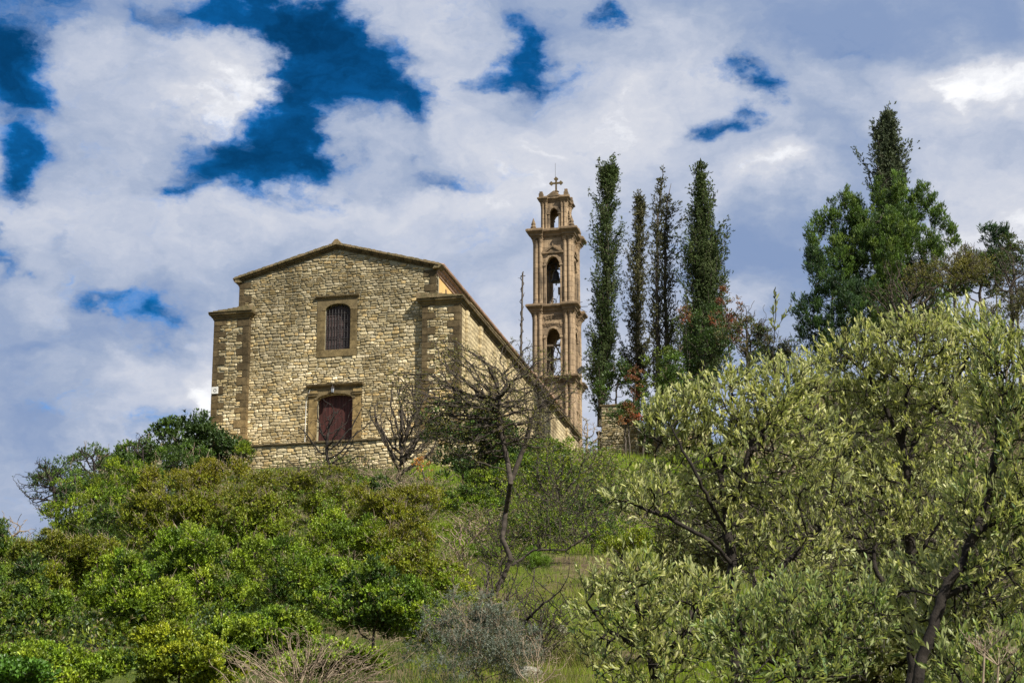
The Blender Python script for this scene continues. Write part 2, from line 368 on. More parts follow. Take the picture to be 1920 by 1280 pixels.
def unit_stone(rng):
    """front face in x,z within +-.5, y negative is outwards"""
    ang = [R(a + rng.uniform(-9, 9)) for a in (8, 35, 75, 105, 145, 172, 188, 215, 255, 285, 325, 352)]
    ring = []
    for a in ang:
        e = 2 / 3.6; c, s = cos(a), sin(a)
        ring.append((.5 * math.copysign(abs(c) ** e, c) * rng.uniform(.86, 1.), .5 * math.copysign(abs(s) ** e, s) * rng.uniform(.84, 1.)))
    k = len(ring); vs = [(x, 0., z) for x, z in ring] + [(x * .97, -.6, z * .95) for x, z in ring] + [(x * .80, -1 + rng.uniform(-.1, .1), z * .74) for x, z in ring] + [(0, -1.05, 0)]
    fs = [(j * k + i, j * k + (i + 1) % k, (j + 1) * k + (i + 1) % k, (j + 1) * k + i) for j in (0, 1) for i in range(k)]
    fs += [(2 * k + i, 2 * k + (i + 1) % k, 3 * k) for i in range(k)]
    return vs, fs
STONE_COLS = [(.36, .315, .18), (.43, .385, .235), (.48, .44, .29), (.30, .25, .125), (.40, .345, .20), (.45, .36, .18), (.33, .30, .19), (.52, .48, .33), (.25, .215, .12), (.41, .37, .24), (.38, .34, .21), (.45, .41, .27)]
def stone_variants(tone):
    out = []
    for i in range(24):
        vs, fs = unit_stone(rs); c = np.array(STONE_COLS[i % 12]) * (1.04, 1.0, 1.08) * tone * rs.uniform(.9, 1.1)
        mb = MB(); mb.add(vs, fs, c)
        o = mb.build('stone', M['rubble']); me = o.data; bpy.data.objects.remove(o)
        out.append((np.array(vs), fs, c, me))
    return out
def lay_stones(stones, parent, variants_of, y=0., proud=(.035, .075), n_single=300, flip=None, name='stone'):
    """the n_single largest become parts of their own, the rest one joined part"""
    stones = sorted(stones, key=lambda s: -s[2] * s[3]); mb = MB()
    for i, (cx, cz, w, h) in enumerate(stones):
        vs, fs, c, me = rs.choice(variants_of(cx, cz)); w2, h2, d = w * .96, h * .93, rs.uniform(*proud)
        if i < n_single:
            o = bpy.data.objects.new(name, me); link(o, parent); o.location = (cx, y, cz); o.scale = (w2, d, h2); o.rotation_euler = (0, R(rs.uniform(-2, 2)), 0)
        else: mb.add(vs * (w2, d, h2) + (cx, y, cz), fs, c * rs.uniform(.85, 1.15))
    if mb.v: tag(mb.build(name + 'work', M['rubble'], parent), kind='stuff')

def arc(cx, zs, w, rise, n=10, cusp=0):
    """from right spring over the top to the left spring"""
    pts = []
    for i in range(n + 1):
        th = pi * i / n; k = 1 - cusp * abs(sin(3 * th)) ** .6 if cusp else 1
        pts.append((cx + w / 2 * cos(th) * (k if cusp else 1), zs + rise * sin(th) * (k if cusp and abs(th - pi / 2) > .35 else 1)))
    return pts
def arch_wall(mb, x0, x1, z0, z1, ops, o, ux, n, d0, d1, col=None):
    """wall with arched openings (cx, w, sill, spring, rise, cusp)"""
    x = x0
    for cx, w, sl, sp, ri, cu in ops:
        a, b = cx - w / 2, cx + w / 2
        if a > x: mb.prism([(x, z0), (a, z0), (a, z1), (x, z1)], o, ux, n, d0, d1, col)
        if sl > z0: mb.prism([(a, z0), (b, z0), (b, sl), (a, sl)], o, ux, n, d0, d1, col)
        ar = arc(cx, sp, w, ri, 16 if cu else 10, cu)
        mb.prism([(a, z1)] + [(a, sp)] + ar[::-1][1:-1] + [(b, sp), (b, z1)], o, ux, n, d0, d1, col)
        x = b
    if x1 > x: mb.prism([(x, z0), (x1, z0), (x1, z1), (x, z1)], o, ux, n, d0, d1, col)
def archivolt(mb, cx, zs, w, rise, band, o, ux, n, d0, d1, num=12, cusp=0):
    i_ = arc(cx, zs, w, rise, num, cusp); e = arc(cx, zs, w + 2 * band, rise + band, num)
    for k in range(num): mb.prism([i_[k], e[k], e[k + 1], i_[k + 1]], o, ux, n, d0, d1)

# ------------------------------------------------------------------ the church (local frame: x along the front, y into depth, front plane of the aisles y=0)
church = empty('church', O, -YAW, 'long rubble stone church with low gabled front on the hilltop', 'church')
FX, FN = (1, 0, 0), (0, -1, 0)       # facade frame, outward = -y
NF = .35                              # nave face plane
L = 36.
WX0, WX1 = -13.9, -1.55
AX = -7.74
def gable_z(x): return 12.15 - abs(x - AX) * (12.15 - 10.45) / 6.17
wall = MB()
# nave front: lower part with door and window openings then gable
arch_wall(wall, WX0, WX1, -5, 5.0, [(-7.66, 2.16, -1.3, 2.79, .34, 0)], (0, NF, 0), FX, FN, -.6, 0)
arch_wall(wall, WX0, WX1, 5.0, 9.6, [(-7.61, 1.56, 5.86, 8.30, .40, 0)], (0, NF, 0), FX, FN, -.6, 0)
wall.prism([(WX0, 9.6), (WX1, 9.6), (WX1, gable_z(WX1)), (AX, gable_z(AX)), (WX0, gable_z(WX0))], (0, NF, 0), FX, FN, -.6, 0)
front = wall.build('front_wall', M['mortar'], church)
QW = .36
def keep_front(x, z, hw, hh): return z + hh < gable_z(x) + .04 - .27 * hw
# the top of the front is older and darker, the foot paler
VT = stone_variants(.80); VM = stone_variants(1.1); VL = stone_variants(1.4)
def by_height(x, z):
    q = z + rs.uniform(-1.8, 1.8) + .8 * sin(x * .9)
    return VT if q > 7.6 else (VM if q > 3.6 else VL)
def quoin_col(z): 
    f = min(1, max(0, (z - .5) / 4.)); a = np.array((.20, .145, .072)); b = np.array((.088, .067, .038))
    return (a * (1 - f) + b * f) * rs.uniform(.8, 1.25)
def quoins(parent, x_edge, side, z0, z1, y, y_back=.3):
    z = z0; k = 0
    while z < z1 - .1:
        h = min(rs.uniform(.34, .52), z1 - z); w = (.74 if k % 2 else .36) + rs.uniform(-.06, .06)
        mb = MB(); a, b = (x_edge, x_edge + w) if side > 0 else (x_edge - w, x_edge)
        mb.box(a, b, y - .055, y + y_back, z + .008, z + h - .008, quoin_col(z)); EXCL.append((a, b, z, z + h)); mb.build('quoin', M['quoin'], parent, bevel=.015)
        z += h; k += 1
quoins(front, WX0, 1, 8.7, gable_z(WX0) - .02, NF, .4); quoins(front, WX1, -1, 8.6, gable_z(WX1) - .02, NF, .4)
EXCL += [(-9.30, -6.02, -2, 3.53), (-9.42, -5.94, 3.53, 3.74), (-8.90, -6.40, 5.42, 9.03), (-9.0, -6.28, 9.03, 9.22)]
st = rubble(-13.15, -2.25, -1.6, 8.6, keep_front) + rubble(WX0 + .03, WX1 - .03, 8.62, 12.2, keep_front); EXCL.clear()
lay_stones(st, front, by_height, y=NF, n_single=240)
# aisle fronts
def side_mold(mb, prof, path, mat_=None):
    """cornice: profile [(out, z)] swept round a plan path [(x, y)] with per-point outward normals"""
    rings = []
    for (x, y), (nx, ny) in path: rings.append([(x + nx * o_, y + ny * o_, z) for o_, z in prof])
    mb.loft(rings)
ZA = 8.42
CP = [(0, -.36), (.05, -.36), (.07, -.26), (.14, -.22), (.16, -.12), (.27, -.08), (.30, .03), (.24, .06), (0, .06)]
for nm, a, b in (('left', -15.3, -13.05), ('right', -2.3, 0.)):
    mb = MB(); mb.box(a + .03, b - .03, .0, 4., -5, ZA - .3)
    aw = mb.build('aisle_front_wall', M['mortar'], church)
    quoins(church, a, 1, -1.6, ZA - .36, 0); quoins(church, b, -1, -1.6, ZA - .36, 0, .36 if nm == 'left' else .5)
    st = rubble(a + .05, b - .05, -1.6, ZA - .36, lambda x, z, hw, hh: z + hh < ZA - .34); EXCL.clear()
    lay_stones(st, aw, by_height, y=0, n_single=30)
    cm = MB(); prof = [(o_, ZA + z) for o_, z in CP]
    if nm == 'right': path = [((a, 1.), (-1, 0)), ((a, 0), (-1, -1)), ((b, 0), (1, -1)), ((b, L), (1, 0))]
    else: path = [((a, L), (-1, 0)), ((a, 0), (-1, -1)), ((b, 0), (1, -1)), ((b, NF), (1, 0))]
    side_mold(cm, prof, path); cm.build('cornice', M['cornice'], church)
    # worn slab covering, thicker towards the nave
    tp = MB(); n = 9
    for i in range(n):
        xa = a - .3 + (b - a + .55) * i / n; xb = a - .3 + (b - a + .55) * (i + 1) / n
        up = (i / n if nm == 'left' else 1 - i / n) * .3
        tp.box(xa, xb - .012, -.33 - rs.uniform(0, .03), 1.4, ZA + .064, ZA + .10 + up + rs.uniform(0, .04))
    for i in range(60 if nm == 'right' else 10):
        y = 1.4 + i * .57; 
        if nm == 'right': tp.box(-1.4, .30 + rs.uniform(0, .04), y, y + .55, ZA + .064, ZA + .12 + rs.uniform(0, .04))
        else: tp.box(a - .3, -13.95, y, y + .55, ZA + .064, ZA + .14)
    tp.build('roof_slabs', M['rooftile'], church)
# side wall of the right aisle with arched niches
sw = MB(); SX, SN = (0, 1, 0), (1, 0, 0)
NICHE = [(8.2, 1.2, 3.9, 5.6, .6, 0), (17.8, 1.8, -2.0, 3.4, .7, 0), (27.0, 1.6, 2.6, 4.7, .75, 0)]
arch_wall(sw, .5, L, -3, ZA - .36, NICHE, (0, 0, 0), SX, SN, -.7, 0)
sw.box(-.9, -.32, .6, L - .1, -3, ZA - .4)
sidew = sw.build('side_wall', M['sidewall'], church)
for y, w in ((1.5, .5), (4.9, .5), (12.6, .7), (22.2, .7), (31.6, .7)):
    pl = MB(); pl.box(.002, .16, y - w / 2, y + w / 2, -3, ZA - .37); pl.build('pilaster', M['sidewall'], church, bevel=.02)
for i, (cy, w, sl, sp, ri, _) in enumerate(NICHE):
    nb = MB(); archivolt(nb, cy, sp, w, ri, .26, (0, 0, 0), SX, SN, 0.003, .1)
    for s in (-1, 1): nb.box(.003, .1, min(cy + s * w / 2, cy + s * (w / 2 + .26)), max(cy + s * w / 2, cy + s * (w / 2 + .26)), sl, sp)
    nb.build('niche_surround', M['trim'], church, bevel=.02)
    nb = MB(); nb.box(-.318, -.28, cy - w / 2 - .1, cy + w / 2 + .1, sl - .1, sp + ri + .1)
    nb.build('niche_panel', M['trim'] if i != 1 else M['door'], church)
mb = MB(); mb.box(-15.28, -.32, L - .5, L, -3, ZA - .4); mb.box(-15.28, -14.6, .5, L - .5, -3, ZA - .4); mb.build('rear_walls', M['sidewall'], church)
# nave side walls and roof
mb = MB(); mb.box(WX1 - .6, WX1 - .02, NF + .6, L, ZA - .5, 10.3); mb.box(WX0 + .02, WX0 + .6, NF + .6, L, ZA - .5, 10.3)
mb.prism([(WX0 + .6, ZA - .5), (WX1 - .6, ZA - .5), (WX1 - .6, 10.3), (AX, 11.9), (WX0 + .6, 10.3)], (0, L - .5, 0), FX, FN, -.4, 0)
nave = mb.build('nave_wall', M['plaster'], church)
sl_ = MB()
for y in (2.6, 5.4, 8.4, 12., 16.): sl_.box(WX1 - .03, WX1 + .012, y - .08, y + .08, 9.3, 9.85)
sl_.build('slit_window', M['iron'], church)
mb = MB()
for s, xe in ((-1, WX0), (1, WX1)):
    side_mold(mb, [(-.2, 10.15), (.03, 10.15), (.06, 10.28), (.13, 10.33), (.16, 10.45), (.26, 10.52), (.28, 10.62), (-.2, 10.62)], [((xe, NF + .02), (s, 0)), ((xe, L), (s, 0))])
mb.build('eave_cornice', M['pinktile'], church)
mb = MB()
for s in (-1, 1):
    xe = AX + s * 6.55; za, ze = 12.42, 12.42 - 6.55 * .2755
    mb.add([(AX, NF, za), (xe, NF, ze), (xe, L, ze), (AX, L, za), (AX, NF, za + .09), (xe, NF, ze + .09), (xe, L, ze + .09), (AX, L, za + .09)],
           [(0, 1, 2, 3), (4, 7, 6, 5), (0, 4, 5, 1), (2, 6, 7, 3), (1, 5, 6, 2), (0, 3, 7, 4)])
roof = mb.build('roof', M['rooftile'], church)
mb = MB()
for i in range(150):                    # round ends of the cover tiles along both eaves
    y = .5 + i * .237
    for s in (1, -1): 
        if s < 0 and i % 3: continue
        x = AX + s * 6.5; mb.tube((x - s * .5, y, 10.76 + .13), (x + s * .12, y, 10.62 + .09), .085, seg=7)
tag(mb.build('eave_tiles', M['pinktile'], roof), kind='stuff')
# raking cornice of the gable: three stepped courses of separate stones, and a row of worn tiles
def raking(name, m, lo, hi, out, seg, jit=0.):
    mb = MB()
    for s in (-1, 1):
        e = 6.17 + out * .8; n = seg
        for i in range(n):
            t0, t1 = i / n, (i + 1) / n - .004
            for_ = []
            x0, x1 = AX + s * e * t0, AX + s * e * t1
            q = (rs.uniform(-jit, jit), rs.uniform(-jit, jit))
            pts = [(x0, gable_z(x0) + lo), (x1, gable_z(x1) + lo), (x1, gable_z(x1) + hi + q[1]), (x0, gable_z(x0) + hi + q[0])]
            if s < 0: pts = pts[::-1]
            mb.prism(pts, (0, NF, 0), FX, FN, -.5, out + rs.uniform(0, jit))
    return mb.build(name, m, church, bevel=.012)
raking('raking_moulding', M['cornice'], -.02, .09, .09, 14, .006)
raking('raking_cornice', M['cornice'], .092, .20, .22, 12, .01)
raking('raking_tiles', M['rooftile'], .203, .36, .33, 26, .025)
mb = MB(); mb.prism([(AX - .34, 12.42), (AX + .34, 12.42), (AX + .07, 12.72), (AX - .1, 12.70)], (0, NF, 0), FX, FN, -.5, .3); mb.build('ridge_stone', M['rooftile'], church, bevel=.03)
for s in (-1, 1):
    mb = MB(); xe = AX + s * 6.2; mb.prism([(xe - .2, 10.42), (xe + .2, 10.42), (xe + s * .36 + .05, 10.62), (xe + s * .36 - .05 * s, 10.70), (xe, 10.74)][::1], (0, NF, 0), FX, FN, -.5, .3); mb.build('kneeler', M['rooftile'], church, bevel=.02)

# window of the front
win = MB(); fo = (0, NF, 0)
def ashlar(cells, m=M['quoin'], d=.06, d0=-.25, tone=1., name='block', parent=None):
    for (a, b, c, e) in cells:
        mb = MB(); mb.prism([(a, c), (b, c), (b, e), (a, e)], fo, FX, FN, d0, d + rs.uniform(-.008, .008), np.array((.135, .104, .054)) * tone * rs.uniform(.85, 1.2))
        mb.build(name, m, parent, bevel=.01)
wroot = tag(MB(), ) if False else None
wf = MB(); archivolt(wf, -7.61, 8.30, 1.56, .40, .20, fo, FX, FN, -.25, .085, 10)
wframe = wf.build('window', M['trim'], church, bevel=.01)
g = .008
ashlar([(-8.90, -8.39 - g, z, z + h - g) for z, h in ((5.86, .62), (6.48, .55), (7.03, .66), (7.69, .61))] + [(-6.83 + g, -6.40, z, z + h - g) for z, h in ((5.86, .5), (6.36, .6), (6.96, .58), (7.54, .76))], name='jamb_block', parent=wframe)
ashlar([(-8.90, -8.15, 5.42, 5.85), (-8.142, -7.2, 5.42, 5.85), (-7.192, -6.40, 5.42, 5.85)], name='sill_block', parent=wframe, tone=1.15)
sp = MB(); ar = arc(-7.61, 8.30, 1.96, .60, 10)
sp.prism([(-8.90, 9.03), (-8.90, 8.305)] + [p for p in ar[::-1]] + [(-6.40, 8.305), (-6.40, 9.03)], fo, FX, FN, -.25, .06); sp.build('spandrel', M['trim'], wframe)
ln = MB(); side_mold(ln, [(-.1, 9.032), (.08, 9.032), (.10, 9.09), (.19, 9.12), (.21, 9.22), (.02, 9.26), (-.1, 9.26)], [((-9.0, NF), (0, -1)), ((-6.28, NF), (0, -1))]); ln.build('lintel', M['cornice'], wframe, bevel=.01)
sh = MB()
for a, b in ((-8.40, -7.66), (-7.56, -6.82)):
    sh.box(a, b, NF + .30, NF + .35, 5.85, 8.75)
    for z in (5.9, 6.62, 7.34, 8.06): sh.box(a + .0, b, NF + .27, NF + .298, z - .04, z + .05)
    for q in (a + .03, (a + b) / 2, b - .03): sh.box(q - .03, q + .03, NF + .262, NF + .268 + .02, 5.85, 8.75)
sh.box(-7.66, -7.56, NF + .24, NF + .36, 5.85, 8.75); sh.build('shutters', M['shutter'], wframe)
ba = MB()
for i in range(9): 
    x = -8.36 + i * .188; zt = 8.30 + .40 * math.sqrt(max(0, 1 - ((x + 7.61) / .78) ** 2)); ba.tube((x, NF + .1, 5.86), (x, NF + .1, zt), .016)
for z in (5.98, 6.42, 6.54, 6.98, 7.10, 7.55, 7.67, 8.12): ba.tube((-8.39, NF + .085, z), (-6.83, NF + .085, z), .014)
ba.build('window_bars', M['iron'], wframe)
# door
df = MB(); archivolt(df, -7.66, 2.79, 2.16, .34, .20, fo, FX, FN, -.25, .14, 12)
door = df.build('doorway', M['trim'], church, bevel=.015)
oc = np.array((.25, .185, .09))
for s in (-1, 1):
    x = -7.66 + s * 1.36; z = -1.4
    for h in (.55, .6, .65, .62, .7, .66, .6, .44):
        mb = MB(); a, b = x - .26, x + .26; mb.prism([(a, z), (b, z), (b, z + h - .01), (a, z + h - .01)], fo, FX, FN, -.2, .1, oc * rs.uniform(.85, 1.2)); mb.build('jamb_block', M['quoin'], door, bevel=.012)
        z += h
    cpb = MB()
    for dz, o_ in ((0, .16), (.07, .12), (.13, .19)): cpb.box(x - .2 - o_ * .6, x + .2 + o_ * .6, NF - .1 - o_ * .6, NF + .1, 3.42 - .4 + dz, 3.42 - .4 + dz + .055)
    cpb.build('capital', M['trim'], door, bevel=.01)
sp = MB(); ar = arc(-7.66, 2.79, 2.56, .54, 12)
sp.prism([(-8.94, 3.52), (-8.94, 2.795)] + ar[::-1] + [(-6.38, 2.795), (-6.38, 3.52)], fo, FX, FN, -.25, .07); sp.build('spandrel', M['trim'], door)
ln = MB(); side_mold(ln, [(-.1, 3.522), (.12, 3.522), (.14, 3.58), (.25, 3.62), (.29, 3.72), (.02, 3.79), (-.1, 3.79)], [((-9.42, NF), (0, -1)), ((-5.94, NF), (0, -1))]); ln.build('lintel', M['cornice'], door, bevel=.01)
n = 11
for i in range(n):
    a = -8.74 + 2.16 * i / n; b = a + 2.16 / n - .012; xm = (a + b) / 2
    zt = 2.79 + .34 * math.sqrt(max(0, 1 - ((xm + 7.66) / 1.08) ** 2)) + .05
    mb = MB(); mb.box(a, b, NF + .28 + rs.uniform(-.008, .008), NF + .36, -1.3, zt); mb.build('board', M['door'], door, bevel=.006)
mb = MB(); mb.box(-8.9, -6.4, NF + .37, NF + .42, -1.3, 3.2); mb.build('door_back', M['shutter'], door)
# downpipe left of the door, lantern, plate
mb = MB(); mb.tube((-9.47, NF - .06, -1.4), (-9.44, NF - .06, 2.75), .022); mb.tube((-9.44, NF - .06, 2.75), (-9.2, NF - .14, 3.45), .012); tag(mb.build('conduit_pipe', M['white']), 'thin white conduit pipe running up beside the red door', 'pipe').parent = None
pipe = bpy.data.objects['conduit_pipe']; pipe.location = tuple(O); pipe.rotation_euler = (0, 0, -YAW)
def standalone(o, label, cat): o.location = tuple(O); o.rotation_euler = (0, 0, -YAW); return tag(o, label, cat)
lan = empty('wall_lantern', O, -YAW, 'small black wall lantern hanging over the red arched door', 'lantern')
lx, ly = -7.74, NF - .34
mb = MB(); mb.tube((lx, NF - .1, 3.62), (lx, ly, 3.66), .014); mb.tube((lx, ly, 3.66), (lx, ly, 3.52), .01); mb.lathe([(.02, 3.54), (.05, 3.50), (.13, 3.42), (.14, 3.40)], (lx, ly, 0), 6)
for i in range(6): mb.tube((lx + .12 * cos(i * pi / 3), ly + .12 * sin(i * pi / 3), 3.41), (lx + .075 * cos(i * pi / 3), ly + .075 * sin(i * pi / 3), 3.14), .009, seg=4)
mb.lathe([(.085, 3.15), (.07, 3.12), (.02, 3.08)], (lx, ly, 0), 6); mb.build('lantern_frame', M['iron'], lan)
mb = MB(); mb.lathe([(.068, 3.155), (.105, 3.395)], (lx, ly, 0), 6); mb.build('lantern_glass', M['glass'], lan)
sg = MB(); sg.box(-15.27, -14.85, -.13, -.058, 3.45, 3.88)
sign = standalone(sg.build('wall_plate', M['white'], bevel=.02), 'small white square box with a grey ring on the church\'s left corner', 'box')
mb = MB()
for i in range(14):
    a0, a1 = 2 * pi * i / 14, 2 * pi * (i + 1) / 14
    mb.prism([(.07 * cos(a0), .07 * sin(a0)), (.10 * cos(a0), .10 * sin(a0)), (.10 * cos(a1), .10 * sin(a1)), (.07 * cos(a1), .07 * sin(a1))], (-15.04, -.13, 3.66), FX, FN, .002, .008)
mb.build('ring_mark', M['iron'], sign)

# ------------------------------------------------------------------ forecourt and its retaining wall
mb = MB(); mb.box(-15.2, 1.5, -3.3, .6, -4.2, -1.1); fc = standalone(mb.build('forecourt', M['sidewall']), None, None); fc['kind'] = 'structure'
tw = empty('terrace_wall', O, -YAW, 'rubble retaining wall with thin dark coping below the church door', 'wall')
mb = MB(); mb.box(-15.3, 2.2, -3.8, -3.32, -6, -.86); tb = mb.build('wall_core', M['mortar'], tw)
VW = stone_variants(1.4)
st = rubble(-15.25, 2.15, -4.0, -.87, lambda x, z, hw, hh: z + hh < -.85, .10, .24, .2, .6)
lay_stones(st, tb, lambda x, z: VW, y=-3.8, n_single=300)
x = -15.4; 
while x < 2.2:
    w = rs.uniform(.5, .9); mb = MB(); mb.box(x, x + w - .012, -3.93 - rs.uniform(0, .03), -3.25, -.85, -.76 + rs.uniform(0, .03)); mb.build('coping', M['cornice'], tw, bevel=.012); x += w
# stub of wall left on the skyline
def small_wall(px0, px1, pyt, pyb, Y, label, n1=60, capo=.08, depth=.6):
    a, b = at(px0, pyt, Y), at(px1, pyt, Y); w = b[0] - a[0]; h = a[2] - at(px0, pyb, Y)[2]
    r = empty('stone_wall' if w > 1.6 else 'stone_pillar', (a[0], Y, a[2] - h - 1.5), -YAW * .6, label, 'wall' if w > 1.6 else 'pillar'); h += 1.5
    mb = MB(); mb.box(0, w, 0, depth, 0, h); core = mb.build('wall_core', M['mortar'], r)
    lay_stones(rubble(.02, w - .02, .3, h - .02, lambda x, z, hw, hh: z + hh < h), core, lambda x, z: VT, y=0, n_single=n1)
    x = -capo
    while x < w + capo:
        ww = min(rs.uniform(.45, .8), w + capo - x); 
        mb = MB(); mb.box(x, x + ww - .01, -capo, depth + capo, h + .003, h + .10 + rs.uniform(0, .03)); mb.build('coping', M['cornice'], r, bevel=.015); x += ww
    return r
small_wall(186, 300, 857, 900, 104, 'short piece of stone wall among bushes at the far left skyline')
small_wall(1127, 1195, 762, 850, 128, 'square stone gate pillar with flat cap beside the leftmost cypress')
small_wall(1120, 1330, 812, 850, 131, 'low stone wall below the cypresses right of the gate pillar')

# ------------------------------------------------------------------ bell tower
TC = np.array([-2.3, 39.55]); tow_o = O + U * TC[0] + VV * TC[1]
tower = empty('bell_tower', tow_o, -YAW, 'slender four-tier carved stone bell tower behind the church', 'tower')
def T(i): # face frames: ux, n
    a = i * pi / 2; n = (sin(a), -cos(a), 0); return (cos(a), sin(a), 0), n
def plan(h, w, p, off=0.):
    """square of half size h whose corner piers (w wide) stand p proud, grown by off"""
    H = h + p + off; i_ = h + off; k = h - w - off * .3
    q = [(-k, -i_), (-k, -H), (-H, -H), (-H, -k), (-i_, -k)]
    pts = []
    for a in range(4):
        c, s = cos(-a * pi / 2), sin(-a * pi / 2)
        pts += [(x * c - y * s, x * s + y * c) for x, y in q]
    return pts[::-1]
def stack(mb, h, w, p, prof):
    mb.loft([[(x, y, z) for x, y in plan(h, w, p, o_)] for o_, z in prof])
def cornice_prof(z0, hgt, out): 
    return [(0, z0), (out * .12, z0), (out * .15, z0 + hgt * .14), (out * .38, z0 + hgt * .22), (out * .42, z0 + hgt * .42), (out * .5, z0 + hgt * .46), (out * .92, z0 + hgt * .66), (out, z0 + hgt * .70), (out, z0 + hgt * .9), (out * .8, z0 + hgt), (0, z0 + hgt)]
def column(mb, x, y, z0, z1, r):
    h = z1 - z0
    mb.lathe([(r * 1.45, 0), (r * 1.45, .10), (r * 1.25, .13), (r * 1.35, .18), (r * 1.05, .24), (r, .28), (r * .97, h * .5), (r * .9, h - .42), (r * 1.05, h - .40), (r * 1.05, h - .36), (r * .92, h - .34), (r * 1.35, h - .14), (r * 1.2, h - .12), (r * 1.5, h - .06), (r * 1.5, h)], (x, y, z0), 12)
def tier(z0, z1, h, w, p, op, th=.30, cols=True, panels=None, dz=0, r=.15):
    wl = MB()
    for i in range(4):
        ux, n = T(i)
        arch_wall(wl, -(h - .3), h - .3, z0, z1, [op] if op else [], (n[0] * h, n[1] * h, 0), ux, n, -th, 0)
    wl.build('tier_wall', M['tower'], tower)
    for sx in (-1, 1):
        for sy in (-1, 1):
            pr = MB(); a, b = h - w, h + p * .45
            pr.box(min(sx * a, sx * b), max(sx * a, sx * b), min(sy * a, sy * b), max(sy * a, sy * b), z0, z1); pier = pr.build('corner_pier', M['tower'], tower, bevel=.02)
            cm = MB()
            for q in (h + p * .45 - r * .9, h - w + r * 1.1):
                for (x, y) in {(round(sx * q, 4), round(sy * (h + p * .42), 4)), (round(sx * (h + p * .42), 4), round(sy * q, 4))}: column(cm, x, y, z0, z1, r)
            if cols: cm.build('engaged_columns', M['tower'], pier, smooth=False)
    if op:
        ab = MB()
        for i in range(4):
            ux, n = T(i); cx, ww, sl, sp, ri, cu = op
            archivolt(ab, 0, sp, ww, ri, .16, (n[0] * h, n[1] * h, 0), ux, n, .003, .09, 16, cu)
            for s in (-1, 1):
                a, b = s * ww / 2, s * (ww / 2 + .14)
                ab.prism([(min(a, b), sl), (max(a, b), sl), (max(a, b), sp), (min(a, b), sp)], (n[0] * h, n[1] * h, 0), ux, n, .003, .07)
                ab.prism([(min(a, b) - .05, sp - .09), (max(a, b) + .05, sp - .09), (max(a, b) + .06, sp + .02), (min(a, b) - .06, sp + .02)], (n[0] * h, n[1] * h, 0), ux, n, .0045, .13)
        ab.build('arch_moulding', M['tower'], tower, bevel=.01)
def relief(z0, z1, xw, h, n_=70):
    mb = MB(); rg = random.Random(int(z0 * 10))
    for i in range(4):
        ux, n = T(i); ux = np.array(ux); n = np.array(n)
        for k in range(n_ // 2):
            x = xw * (k + .5) / (n_ / 2) ; z = (z0 + z1) / 2 + (z1 - z0) * .3 * sin(k * 1.1)
            for s in (-1, 1):
                c = n * (h + .01) + ux * s * x; a = c + np.array((0, 0, z)) + n * .02
                t = rg.uniform(0, pi); d = ux * cos(t) * .09 + np.array((0, 0, sin(t) * .09))
                mb.tube(a - d, a + d, .035, .02, 5)
    tag(mb.build('carved_relief', M['towerdark'], tower), kind='stuff')
def pediment(zb, hw, hz, h, d=.14, crest=True):
    mb = MB()
    for i in range(4):
        ux, n = T(i); o_ = (n[0] * h, n[1] * h, 0)
        mb.prism([(-hw, zb), (hw, zb), (hw, zb + .12), (-hw, zb + .12)], o_, ux, n, .004, d + .04)
        for s in (-1, 1):
            pts = [(s * hw, zb + .122), (0, zb + .122 + hz), (0, zb + .122 + hz - .15), (s * (hw - .35), zb + .122)]
            mb.prism(pts if s > 0 else pts[::-1], o_, ux, n, .004, d)
        mb.prism([(-hw + .3, zb + .122), (hw - .3, zb + .122), (0, zb + .1 + hz - .12)], o_, ux, n, .003, .05)
        if crest:
            for k in range(-5, 6):
                x = hw * k / 5.6; z = zb + .14 + hz * (1 - abs(k) / 5.6); c = np.array(o_) + np.array(ux) * x + np.array(n) * .08
                mb.tube(c + (0, 0, z - .03), c + (0, 0, z + (.2 if k == 0 else .1)), .06, .025, 5)
    mb.build('pediment', M['towerdark'], tower, bevel=.008)
h3, h2, h1 = 1.50, 1.44, .92
# z values are above the church datum
stack_parts = MB()
tier(-3, 13.25, 1.46, .62, .14, None)                     # tall plain foot
nb = MB()
for i in range(4):
    ux, n = T(i); nb.prism([(-.4, 9.2), (.4, 9.2), (.4, 10.9)] + arc(0, 10.9, .8, .5, 8)[1:-1] + [(-.4, 10.9)], (n[0] * 1.46, n[1] * 1.46, 0), ux, n, .003, .03)
    archivolt(nb, 0, 10.9, .8, .5, .14, (n[0] * 1.46, n[1] * 1.46, 0), ux, n, .003, .10)
nb.build('blind_arch', M['tower'], tower, bevel=.01)
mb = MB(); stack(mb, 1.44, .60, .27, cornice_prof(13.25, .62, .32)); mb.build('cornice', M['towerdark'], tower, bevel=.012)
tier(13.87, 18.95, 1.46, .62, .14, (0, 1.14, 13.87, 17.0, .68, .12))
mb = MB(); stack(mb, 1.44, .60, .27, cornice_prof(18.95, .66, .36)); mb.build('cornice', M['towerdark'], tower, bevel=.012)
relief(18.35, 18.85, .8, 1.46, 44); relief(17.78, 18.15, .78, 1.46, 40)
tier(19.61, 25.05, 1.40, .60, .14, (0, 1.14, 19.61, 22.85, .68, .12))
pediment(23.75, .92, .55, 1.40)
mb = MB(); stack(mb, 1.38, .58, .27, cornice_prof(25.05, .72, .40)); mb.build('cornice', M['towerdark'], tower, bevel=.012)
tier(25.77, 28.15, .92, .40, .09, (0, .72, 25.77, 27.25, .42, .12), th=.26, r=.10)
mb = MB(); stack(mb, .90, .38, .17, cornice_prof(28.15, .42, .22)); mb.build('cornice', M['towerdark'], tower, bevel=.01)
pd = MB()
